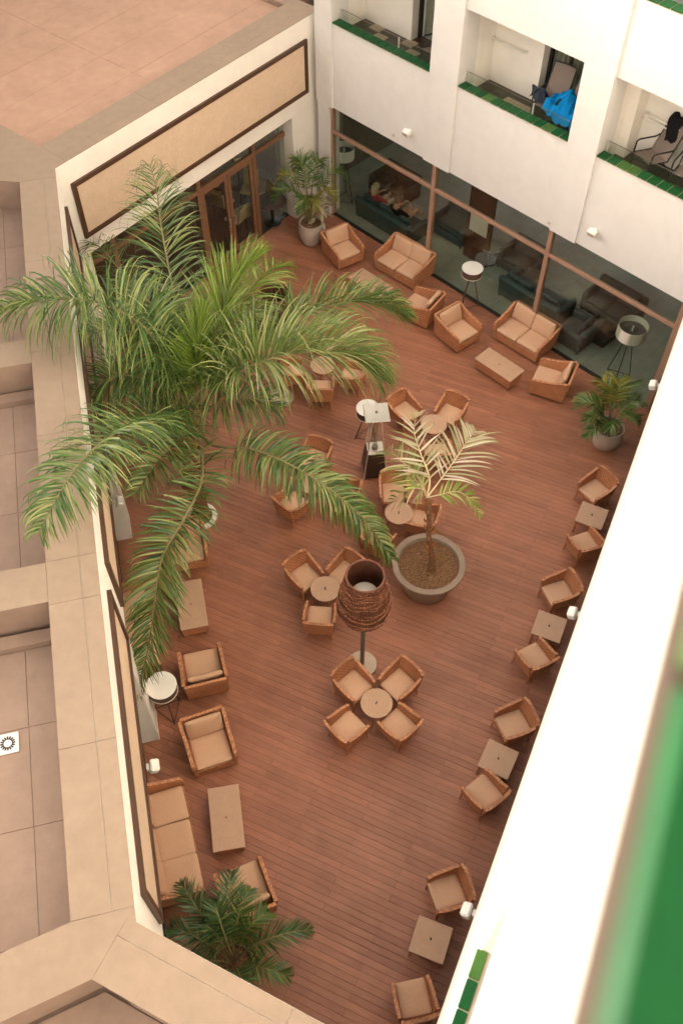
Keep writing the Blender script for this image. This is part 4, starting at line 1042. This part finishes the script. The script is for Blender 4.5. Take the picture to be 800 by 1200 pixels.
for k in range(9):                                   # hanging fibre and dead tips at the crown
    a = k * .7; q = crown + Vector((.16 * math.cos(a), .16 * math.sin(a), -.1))
    MB().tube([q, q + Vector((.1 * math.cos(a), .1 * math.sin(a), -.15)), q + Vector((.16 * math.cos(a), .16 * math.sin(a), -.5))], [.03, .02, .006], 5).build('leaf_sheath', M['husk'], tk, True, True)
# --- bleached palm in the big taupe planter
pb = at(499, 702, 0); ph = .88; pc = at(502, 660, ph)
pb = Vector((pc.x, pc.y, 0))
pl = thing('potted_palm', 'bleached yellowing palm in a big round taupe planter', 'potted palm', (pb.x, pb.y, .002))
Tm = Matrix.Translation((pb.x, pb.y, .002))
MB(Tm).lathe([(0, 0), (.46, 0), (.50, .03), (.60, .40), (.70, .78), (.745, .80), (.765, .82), (.77, .87), (.76, .885), (.645, .885), (.63, .87), (.615, .76), (.1, .75)], 56, cap=False).build('planter', M['pot'], pl, True, True)
mb = MB(Tm); nr = 12; vs = [(0, 0, .80)]; 
for i in range(1, nr + 1):
    for k in range(40):
        a = 2 * math.pi * k / 40; r_ = .635 * i / nr; vs.append((r_ * math.cos(a), r_ * math.sin(a), .80 + .03 * noise.noise(Vector((r_ * math.cos(a) * 9, r_ * math.sin(a) * 9, 0))) - .02 * (i / nr) ** 2))
fs = [(0, 1 + k, 1 + (k + 1) % 40) for k in range(40)]
for i in range(nr - 1):
    for k in range(40): a = 1 + i * 40; fs.append((a + k, a + 40 + k, a + 40 + (k + 1) % 40, a + (k + 1) % 40))
mb.add(vs, fs); mb.build('soil', M['soil'], pl, True, True)
t0 = at(506, 668, .8); t1 = at(500, 583, 2.75)
tr = MB(); tr.tube([t0.lerp(t1, i / 10) + Vector((.02 * math.sin(i), 0, 0)) for i in range(11)], [.085, .068, .058, .054, .054, .05, .054, .05, .055, .06, .05], 10); tk = tr.build('trunk', M['trunk'], pl, True, True)
for k in range(18):
    a = k * 2.4; q = t0.lerp(t1, .15 + .045 * k); d = Vector((math.cos(a), math.sin(a), 0))
    MB().tube([q + d * .04, q + d * .09 + Vector((0, 0, .07)), q + d * .12 + Vector((0, 0, .17))], [.035, .028, .01], 5).build('leaf_base', M['husk'], tk, True, True)
rp = random.Random(9)
for P_, n, L, m, dr_, w_ in [
  ([t1, S(503, 560, 3.0), S(492, 530, 3.25), S(485, 505, 3.3), S(489, 480, 3.2)], 20, .72, 'leafP', .6, .045),
  ([t1, S(488, 557, 2.95), S(470, 540, 3.05), S(458, 530, 3.0), S(450, 528, 2.8)], 20, .62, 'leafP2', 1.0, .042),
  ([t1, S(516, 562, 3.0), S(534, 537, 3.2), S(548, 516, 3.3), S(558, 505, 3.25)], 26, .90, 'leafP', 1.0, .045),
  ([t1, S(515, 580, 2.85), S(535, 576, 2.9), S(552, 586, 2.7), S(563, 606, 2.4)], 22, .42, 'leafY2', .9, .045),
  ([t1, S(498, 575, 2.85), S(485, 572, 2.95), S(470, 578, 2.8), S(458, 588, 2.5)], 14, .55, 'leafP2', 1.1, .042),
  ([t1, S(492, 568, 2.9), S(478, 556, 2.95), S(466, 552, 2.8)], 14, .55, 'leafY2', .6, .045)]:
    add_frond(pl, P_, int(n * .78), L, w_, M[m], M['rachis2'], rp, droop=dr_, lift=.2, plume=.15, start=.25, ang0=70, ang1=34, kink=.1)
# --- areca palms in pale pots and the dark palm by the sofa
def bush_palm(name, label, cat, base, pot, fronds, seed, leafm, pot_r=.3, pot_h=.5, dens=1.2, lw=.03):
    t = thing(name, label, cat, (base.x, base.y, .002)); rn = random.Random(seed); Tm = Matrix.Translation((base.x, base.y, .002))
    MB(Tm).lathe([(0, 0), (pot_r * .60, 0), (pot_r * .72, .02), (pot_r * .97, pot_h * .38), (pot_r * 1.02, pot_h * .66), (pot_r * .95, pot_h), (pot_r * .87, pot_h), (pot_r * .86, pot_h * .86), (.02, pot_h * .85)], 40, cap=False).build('pot', M[pot], t, True, True)
    MB(Tm).lathe([(0, pot_h * .92), (pot_r * .5, pot_h * .9), (pot_r * .87, pot_h * .87)], 24, cap=False).build('soil', M['soil'], t, True, True)
    c = Vector((base.x, base.y, pot_h * .9))
    for k, (az, reach, rise, L, n) in enumerate(fronds):
        a = R(az); d = Vector((math.cos(a), math.sin(a), 0)); s0_ = c + d * .06 + Vector((rn.uniform(-.05, .05), rn.uniform(-.05, .05), 0))
        P_ = [s0_, s0_ + d * reach * .15 + Vector((0, 0, rise * .55)), s0_ + d * reach * .45 + Vector((0, 0, rise * .95)), s0_ + d * reach * .78 + Vector((0, 0, rise * .98)), s0_ + d * reach + Vector((0, 0, rise * .78))]
        add_frond(t, P_, int(n * dens), L, lw, M[leafm[k % len(leafm)]], M['rachis'], rn, droop=.7, lift=.25, plume=.12, start=.28, ang0=62, ang1=30, kink=.08)
    return t
pA = at(707, 520, .0)
t = bush_palm('potted_palm', 'green and yellow feather palm in a pale round pot near the side wing', 'potted palm', pA, 'potwhite',
    [(170, 0.81, 0.78, 0.42, 30), (60, 0.92, 0.90, 0.48, 32), (120, 0.65, 1.05, 0.45, 30), (20, 0.65, 0.78, 0.42, 28), (200, 0.65, 0.62, 0.38, 26), (80, 0.54, 1.17, 0.42, 28), (250, 0.43, 0.58, 0.34, 22), (330, 0.54, 0.62, 0.36, 24), (150, 0.86, 0.58, 0.38, 26), (220, 0.86, 0.43, 0.36, 24), (100, 0.86, 0.62, 0.40, 26)], 3, ['leafG', 'leafG', 'leafGY'], .37, .62)
rn = random.Random(4)
for k in range(26):
    a = k * 2.4; q = Vector((pA.x + .2 * math.cos(a), pA.y + .2 * math.sin(a), .57)); d = Vector((math.cos(a + .4), math.sin(a + .4), 0))
    A, B = [], []; wv = Vector((-d.y, d.x, 0)) * .014
    for i in range(5): v = i / 4; p = q + d * .17 * v + Vector((0, 0, .16 * v - .2 * v * v)); A.append(p + wv * (1 - v)); B.append(p - wv * (1 - v))
    mb = MB(); mb.strip(A, B); mb.build('ground_leaf', M['leafV'], t, True, True)
pB = at(365, 283, 0)
t = bush_palm('potted_palm', 'feather palm with a variegated shrub in a pale pot in the far corner', 'potted palm', pB, 'potwhite',
    [(200, .95, 1.25, .5, 32), (175, .8, 1.5, .48, 30), (20, .95, 1.5, .5, 32), (250, .7, 1.2, .46, 30), (290, .55, 1.1, .42, 28), (110, .6, 1.7, .48, 30), (60, .7, 1.7, .46, 28), (340, .7, 1.2, .44, 28), (140, .5, 1.9, .45, 28)], 8, ['leafG', 'leafGY', 'leafG'], .36, .68)
rn = random.Random(14)
for k in range(60):                                  # broad variegated leaves beside the palm
    a = rn.uniform(0, 6.28); q = Vector((pB.x + .22 + .2 * math.cos(a), pB.y + .15 + .2 * math.sin(a), .6 + rn.uniform(.0, 1.3))); d = Vector((math.cos(a), math.sin(a), rn.uniform(-.2, .5))).normalized()
    wv = d.cross(Vector((0, 0, 1))).normalized(); A, B = [], []
    for i in range(6): v = i / 5; p = q + d * .24 * v + Vector((0, 0, -.14 * v * v)); hw = .055 * math.sin(math.pi * (.08 + .92 * v)); A.append(p + wv * hw); B.append(p - wv * hw)
    mb = MB(); mb.strip(A, B); mb.build('broad_leaf', M['leafV'], t, True, True)
pC_ = at(276, 1138, 0)
bush_palm('potted_palm', 'dark green feather palm beside the annex corner, nearest the viewer', 'potted palm', pC_, 'pot',
    [(128, 1.30, 1.11, 0.40, 38), (92, 1.13, 1.33, 0.40, 36), (72, 0.95, 1.29, 0.40, 36), (15, 1.30, 0.99, 0.40, 38), (160, 1.01, 1.03, 0.38, 34), (45, 0.79, 1.20, 0.38, 34), (110, 0.68, 1.54, 0.38, 34), (300, 0.68, 0.95, 0.34, 30), (345, 0.90, 0.77, 0.36, 32), (200, 0.79, 0.86, 0.36, 30), (250, 0.56, 0.86, 0.34, 28), (95, 0.51, 1.03, 0.36, 30), (140, 0.56, 1.29, 0.36, 32)], 21, ['leafD', 'leafD', 'leafG'], .36, .5, 1.7, .021)
# ================================================================== INSIDE THE LOUNGE
def w1local(px, py, z): return W1.inverted() @ at(px, py, z)
FL = .026
def leather_sofa(px, py, z, W, rz, mat, label, name='leather_sofa', cat='sofa', group=None):
    p = at(px, py, z); t = thing(name, label, cat, (p.x, p.y, FL), R(rz), group); h = W / 2
    MB().box(-.42, .42, -h, h, .06, .30, c=.03).build('base', M[mat], t)
    MB(Matrix.Translation((-.34, 0, .28)) @ Matrix.Rotation(R(-10), 4, 'Y')).box(-.10, .08, -h, h, 0, .46, c=.06).build('backrest', M[mat], t, True)
    for s_ in (-1, 1): MB().box(-.40, .42, s_ * h - (.16 if s_ > 0 else 0), s_ * h + (0 if s_ > 0 else .16), .10, .58, c=.05).build('armrest', M[mat], t, True)
    n = max(1, int(round((W - .3) / .7))); w = (W - .34) / n
    for i in range(n):
        y = -h + .17 + w * (i + .5)
        MB().cushion(.08, y, .37, .62, w - .01, .16, .16).build('seat_cushion', M[mat], t, True)
        MB(Matrix.Translation((-.20, y, .60)) @ Matrix.Rotation(R(75), 4, 'Y')).cushion(0, 0, 0, .40, w - .02, .15, .2).build('back_cushion', M[mat], t, True)
    for sx in (-.36, .36):
        for sy in (-h + .06, h - .06): MB().tube([(sx, sy, 0), (sx, sy, .07)], .025, 8).build('foot', M['dark'], t, True)
    return t
sA = leather_sofa(459, 252, .4, 2.15, 45, 'teal', 'teal leather sofa behind the glass with two people on it', group='lounge sofas')
leather_sofa(629, 345, .4, 2.0, 45, 'teal', 'teal leather sofa behind the glass at the right-hand loveseat', group='lounge sofas')
leather_sofa(676, 385, .4, .95, 135, 'greyfab', 'grey lounge seat behind the glass beside the right-hand teal sofa', 'club_armchair', 'armchair')
leather_sofa(718, 356, .4, 1.5, -135, 'greyfab', 'grey sofa inside the lounge behind the open drum lamp', group='lounge sofas')
leather_sofa(533, 262, .4, 1.2, -135, 'teal', 'dark teal armchair inside the lounge left of the brown partition', 'club_armchair', 'armchair')
leather_sofa(612, 303, .4, 1.2, -135, 'greyfab', 'dark grey armchair inside the lounge right of the brown partition', 'club_armchair', 'armchair')
leather_sofa(462, 215, .4, 1.4, -135, 'walnutfab', 'brown armchair deep inside the lounge facing the teal sofa', 'club_armchair', 'armchair')
p = at(705, 386, .3); t = thing('low_table', 'square black low table inside the lounge by the open drum lamp', 'table', (p.x, p.y, FL), R(-45))
MB().box(-.36, .36, -.36, .36, .26, .31, c=.01).build('table_top', M['dark'], t); MB().box(-.3, .3, -.3, .3, .0, .26).build('plinth', M['dark'], t)
p = at(576, 289, .55); t = thing('pedestal_table', 'round pale pedestal table inside the lounge under the transom', 'table', (p.x, p.y, FL))
MB().lathe([(0, .53), (.30, .53), (.31, .545), (.30, .56), (0, .56)], 32, cap=False).build('table_top', M['ftile'], t, True)
MB().lathe([(0, 0), (.19, 0), (.19, .02), (.05, .06), (.045, .5), (.12, .53), (0, .53)], 24, cap=False).build('pedestal', M['greyfab'], t, True)
p = at(556, 306, 0); t = thing('partition', 'dark brown upright partition with a white notice inside the lounge', 'partition', (p.x, p.y, FL), R(-45))
MB().box(-.42, .42, -.05, .05, 0, 2.5, c=.01).build('board', M['walnut'], t)
MB().box(-.30, .30, -.062, -.052, .95, 1.55).build('notice', M['shade'], t)

# --- the two people on the teal sofa
def person(label, bones, rad, paint, hair, hairmat, parts, loc, rz, hold=None):
    """bones: joints {name: (x,y,z)}, parts: list of edges; one continuous skin"""
    names = list(bones); me = bpy.data.meshes.new('person')
    me.from_pydata([bones[n] for n in names], [(names.index(a), names.index(b)) for a, b in parts], [])
    o = bpy.data.objects.new('person', me); COL.objects.link(o)
    sk = o.modifiers.new('skin', 'SKIN'); sk.use_smooth_shade = True
    for v, n in zip(me.skin_vertices[0].data, names): v.radius = rad[n] if hasattr(rad[n], '__len__') else (rad[n], rad[n]); v.use_root = (n == 'pelvis')
    sb = o.modifiers.new('smooth', 'SUBSURF'); sb.levels = 2; sb.render_levels = 2
    bpy.context.view_layer.update()
    dg = bpy.context.evaluated_depsgraph_get(); ev = bpy.data.meshes.new_from_object(o.evaluated_get(dg))
    o.modifiers.clear(); o.data = ev; ev.name = 'person'
    ev.materials.clear()
    mats = ['skin'] + sorted(set(paint.values()) - {'skin'})
    for m in mats: ev.materials.append(M[m])
    V3 = {n: Vector(bones[n]) for n in names}
    for f in ev.polygons:
        best, bm_ = 9, 'skin'
        for a, b in parts:
            A, B = V3[a], V3[b]; ab = B - A; u = max(0, min(1, (f.center - A).dot(ab) / max(1e-9, ab.length_squared))); d = (f.center - A - ab * u).length
            if d < best: best = d; bm_ = paint.get((a, b), paint.get(b, 'skin'))
        f.material_index = mats.index(bm_); f.use_smooth = True
    o.location = loc; o.rotation_euler = (0, 0, rz); o['label'] = label; o['category'] = 'person'
    hd = V3['head']; hm = MB(Matrix.Translation(hd + Vector((-.018, 0, .03)))); vs = []; fs = []; nu, nv = 16, 9
    for j in range(nv + 1):
        ph = R(-25) + R(115) * j / nv
        for i in range(nu):
            th = 2 * math.pi * i / nu; k = 1.0 + .05 * math.sin(th * 7 + j); vs.append((.108 * k * math.cos(ph) * math.cos(th), .098 * k * math.cos(ph) * math.sin(th), .112 * math.sin(ph)))
    for j in range(nv):
        for i in range(nu): fs.append((j * nu + i, j * nu + (i + 1) % nu, (j + 1) * nu + (i + 1) % nu, (j + 1) * nu + i))
    hm.add(vs, fs)
    if hair == 'long': hm.tube([(-.06, 0, .02), (-.10, 0, -.10), (-.10, 0, -.24)], [.09, .085, .05], 10)
    hm.build('hair', M[hairmat], o, True)
    return o
def limbs(y, lean, knees, hands, headz=0.0):
    B = {'pelvis': (-.10, y, .52), 'waist': (-.16, y, .68), 'chest': (-.22 - lean, y, .90), 'neck': (-.21 - lean, y, 1.04), 'chin': (-.17 - lean, y, 1.11), 'head': (-.165 - lean, y, 1.20 + headz), 'crown': (-.175 - lean, y, 1.27 + headz), 'nose': (-.075 - lean, y, 1.18 + headz)}
    E = [('pelvis', 'waist'), ('waist', 'chest'), ('chest', 'neck'), ('neck', 'chin'), ('chin', 'head'), ('head', 'crown'), ('head', 'nose')]
    Rr = {'pelvis': (.15, .12), 'waist': (.13, .10), 'chest': (.16, .11), 'neck': .052, 'chin': .07, 'head': (.088, .098), 'crown': .07, 'nose': .02}
    for s_, k in ((-1, 'r'), (1, 'l')):
        kn, an = knees[k]; el, wr = hands[k]
        B['hip' + k] = (-.04, y + s_ * .10, .50); B['knee' + k] = kn; B['ankle' + k] = an; B['toe' + k] = (an[0] + .17, an[1], max(.05, an[2] - .05))
        B['sho' + k] = (-.22 - lean, y + s_ * .18, .97); B['elb' + k] = el; B['wri' + k] = wr
        d = (Vector(wr) - Vector(el)).normalized(); sd_ = d.cross(Vector((0, 0, 1))).normalized() * s_
        pm = Vector(wr) + d * .07; B['palm' + k] = tuple(pm)
        E += [('pelvis', 'hip' + k), ('hip' + k, 'knee' + k), ('knee' + k, 'ankle' + k), ('ankle' + k, 'toe' + k), ('chest', 'sho' + k), ('sho' + k, 'elb' + k), ('elb' + k, 'wri' + k), ('wri' + k, 'palm' + k)]
        Rr.update({'hip' + k: .10, 'knee' + k: .065, 'ankle' + k: .042, 'toe' + k: .035, 'sho' + k: .065, 'elb' + k: .044, 'wri' + k: .03, 'palm' + k: (.035, .02)})
        for i, (o_, l_) in enumerate(((-.030, .062), (-.010, .075), (.010, .070), (.030, .055))):
            a = 'f%d' % i + k; b = 'g%d' % i + k
            B[a] = tuple(pm + sd_ * o_ + d * .035); B[b] = tuple(pm + sd_ * o_ * 1.1 + d * (.035 + l_ * .8) + Vector((0, 0, -.02)))
            E += [('palm' + k, a), (a, b)]; Rr[a] = .010; Rr[b] = .008
        B['t' + k] = tuple(Vector(wr) + d * .05 - sd_ * .055 + Vector((0, 0, .01))); E.append(('palm' + k, 't' + k)); Rr['t' + k] = .010
    return B, Rr, E
def paints(top, bottom, E):
    P_ = {}
    for a, b in E:
        if b in ('waist', 'chest') or b.startswith('sho') : P_[(a, b)] = top
        if b.startswith('hip'): P_[(a, b)] = bottom
        if b.startswith('elb'): P_[(a, b)] = top
    return P_
sa = sA.location; srz = sA.rotation_euler.z
B, Rr, E = limbs(.45, .05, {'r': ((.40, .33, .56), (.46, .30, .12)), 'l': ((.40, .58, .56), (.48, .60, .12))}, {'r': ((-.06, .16, .74), (.14, .28, .82)), 'l': ((-.05, .74, .74), (.16, .60, .80))})
Pp = paints('red', 'creamcloth', E); Pp.update({e: 'creamcloth' for e in E if e[1].startswith('knee')})
person('person with fair hair and red top sitting on the teal sofa behind the glass', B, Rr, Pp, 'long', 'hairb', E, (sa.x, sa.y, FL), srz)
B, Rr, E = limbs(-.42, .08, {'r': ((.34, -.62, .74), (.52, -.60, .44)), 'l': ((.40, -.34, .60), (.50, -.30, .14))}, {'r': ((-.08, -.70, .72), (.12, -.58, .86)), 'l': ((-.08, -.14, .74), (.10, -.30, .88))})
Pp = paints('black', 'greyfab', E)
person('person with brown hair and bare legs sitting on the teal sofa, holding a white phone', B, Rr, Pp, 'short', 'hairn', E, (sa.x, sa.y, FL), srz)
ph_ = Matrix.Translation((sa.x, sa.y, FL)) @ Matrix.Rotation(srz, 4, 'Z') @ Vector((.20, -.44, .93))
t = thing('mobile_phone', 'white phone held by the person with bare legs', 'phone', ph_, srz)
MB(Matrix.Rotation(R(-35), 4, 'Y')).box(-.006, .006, -.04, .04, -.08, .08, c=.003).build('case', M['white'], t)
MB(Matrix.Rotation(R(-35), 4, 'Y')).box(-.0085, -.0065, -.035, .035, -.072, .072).build('screen', M['dark'], t)

# ================================================================== DINING ROOM BEHIND THE DOORS
def dining_chair():
    t = thing('dining_chair', '', 'chair')
    MB().cushion(0, 0, .46, .50, .50, .10, .2).build('seat', M['teeth'], t, True)
    MB(Matrix.Translation((-.23, 0, .46)) @ Matrix.Rotation(R(-12), 4, 'Y')).box(-.04, .03, -.24, .24, .0, .50, c=.03).build('backrest', M['teeth'], t, True)
    for sx in (-.2, .2):
        for sy in (-.2, .2): MB().tube([(sx * 1.1, sy * 1.1, 0), (sx, sy, .42)], [.014, .02], 8).build('leg', M['walnut'], t, True)
    return t
for k, (px, py, a, lab) in enumerate(((262, 236, 60, 'cream dining chair behind the left door leaf'), (292, 222, -100, 'cream dining chair behind the right door leaf, farther in'), (290, 262, 150, 'cream dining chair just inside the right door leaf'),
        (312, 262, 120, 'cream dining chair at the foot of the right door post'), (338, 248, -150, 'cream dining chair behind the corner pane'), (284, 190, 20, 'cream dining chair deepest inside above the transom'), (248, 222, 100, 'cream dining chair beside the left door post'))):
    o = dining_chair() if k == 0 else copy_tree(DC)
    if k == 0: DC = o
    p = W2.inverted() @ at(px, py, .5); p.y = max(p.y, .95); p = W2 @ p
    o.location = (p.x, p.y, .021); o.rotation_euler = (0, 0, R(a)); o['label'] = lab; o['group'] = 'dining chairs inside'
for px, py, lab in ((318, 236, 'dark round dining table behind the corner pane'), (262, 214, 'dark round dining table behind the left door leaf')):
    p = at(px, py, .72); t = thing('dining_table', lab, 'table', (p.x, p.y, .021), 0, 'dining tables inside')
    MB().lathe([(0, .70), (.42, .70), (.43, .72), (.42, .735), (0, .735)], 32, cap=False).build('table_top', M['walnut'], t, True)
    MB().lathe([(0, 0), (.25, 0), (.24, .03), (.05, .06), (.05, .66), (.15, .70), (0, .70)], 20, cap=False).build('pedestal', M['dark'], t, True)

# ================================================================== ON THE BALCONIES
def sling_chair():
    t = thing('sling_chair', '', 'chair')
    bx, bz = -.50, 1.08                              # top of the reclined back
    for s_ in (-1, 1):
        y = s_ * .27
        MB().tube([(.28, y, 0), (.24, y, .40), (-.22, y, .36), (bx, y, bz)], .016, 8).build('side_frame', M['dark'], t, True)
        MB().tube([(.24, s_ * .29, .38), (.22, s_ * .30, .62), (.15, s_ * .30, .65), (-.25, s_ * .30, .62), (-.34, s_ * .285, .66)], .018, 8).build('armrest', M['dark'], t, True)
        MB().tube([(-.12, y, .36), (-.38, y, 0)], .016, 8).build('rear_leg', M['dark'], t, True)
    MB().tube([(bx, -.27, bz), (bx - .01, 0, bz + .015), (bx, .27, bz)], .016, 8).build('top_rail', M['dark'], t, True)
    A = [(.24, -.26, .405), (.0, -.26, .365), (-.20, -.26, .365), (-.35, -.26, .71), (bx, -.26, bz)]
    Bq = [(x, .26, z) for x, _, z in A]; mb = MB(); mb.strip(A, Bq); mb.strip([(x - .004, y, z - .006) for x, y, z in Bq], [(x - .004, y, z - .006) for x, y, z in A]); mb.build('sling', M['sling'], t)
    return t
BZ = 5.397; CH = None
for k, (x, y, a, lab) in enumerate(((6.24, .62, -84, 'sling chair on the middle balcony beside the blue towel'), (6.86, .62, -92, 'sling chair on the middle balcony under the blue towel'), (2.95, .60, -100, 'sling chair on the left balcony at the curtain door'), (8.98, .56, -112, 'sling chair with black clothing over its back, right balcony'), (9.85, .6, -80, 'sling chair at the right frame edge, right balcony'))):
    o = sling_chair() if CH is None else copy_tree(CH); CH = CH or o
    p = W1 @ Vector((x, y, BZ)); o.location = p; o.rotation_euler = (0, 0, R(W1a + a)); o['label'] = lab; o['group'] = 'balcony sling chairs'
def cloth(name, mat, label, cat, M4, fn, nu=64, nv=40):
    vs = []; 
    for j in range(nv + 1):
        for i in range(nu + 1): vs.append(fn(i / nu, j / nv))
    fs = [(j * (nu + 1) + i, j * (nu + 1) + i + 1, (j + 1) * (nu + 1) + i + 1, (j + 1) * (nu + 1) + i) for j in range(nv) for i in range(nu)]
    c = Vector((0, 0, 0)); mb = MB(); mb.add(vs, fs); o = mb.build(name, mat, None, True)
    md = o.modifiers.new('thickness', 'SOLIDIFY'); md.thickness = .012
    o.matrix_world = M4; o.location = M4.to_translation(); o.rotation_euler = M4.to_euler(); tag(o, label, cat); return o
def towel(u, v):                                    # local W1-like frame: x right, y depth, z up; lies over the lap of the second chair and hangs to the right
    x = -.50 + .92 * u; y = -.28 + .62 * v
    hump = .30 * math.exp(-((x + .12) / .22) ** 2 - ((v - .75) / .42) ** 2) + .10 * math.exp(-((x + .5) / .2) ** 2)
    z = .45 + hump + .04 * math.sin(9 * u + 5 * v) * (1 - v * .4) + .028 * math.sin(24 * u - 6 * v + 2 * math.sin(5 * v)) + .012 * math.sin(47 * u + 9 * v)
    if v < .25: z -= (.25 - v) * .7
    if u > .82: z -= (u - .82) * 1.3
    return (x, y, z)
cloth('towel', M['blue'], 'bright blue towel heaped over a sling chair on the middle balcony', 'towel', W1 @ Matrix.Translation((6.80, .52, BZ + .06)), towel)
def garment(u, v):
    x = (u - .5) * (.40 - .14 * v) + .05 * math.sin(7 * v + 1); d = (v - .22)
    y = -.02 - .05 * math.sin(5 * u) + (.06 if v < .22 else -.05); z = .06 - abs(d) * (.62 if d > 0 else .5) + .03 * math.sin(11 * u + 3 * v)
    return (x, y + .16 * max(0, d) * -1.0, z)
o = CH
p = W1 @ Vector((8.98, .56, BZ)); Mg = Matrix.Translation(p) @ Matrix.Rotation(R(W1a - 112), 4, 'Z') @ Matrix.Translation((-.50, 0, 1.12)) @ Matrix.Rotation(R(90), 4, 'Z')
cloth('garment', M['black'], 'black clothing draped over the chair back on the right balcony', 'clothing', Mg, garment)
def jacket(u, v): return ((u - .5) * .34 + .03 * math.sin(9 * v), (v - .5) * .22 + .03 * math.sin(8 * u), .66 + .05 * math.sin(6 * u) * math.cos(4 * v) - .5 * (abs(v - .5)))
cloth('jacket', M['navy'], 'dark jacket over the chair arm on the middle balcony', 'jacket', W1 @ Matrix.Translation((5.93, .62, BZ)), jacket)
p = W1 @ Vector((6.2, .25, BZ)); t = thing('ashtray', 'small round ashtray on the floor of the middle balcony', 'ashtray', p)
MB().lathe([(0, 0), (.06, 0), (.075, .03), (.06, .03), (.05, .012), (0, .012)], 20, cap=False).build('bowl', M['shine'], t, True)
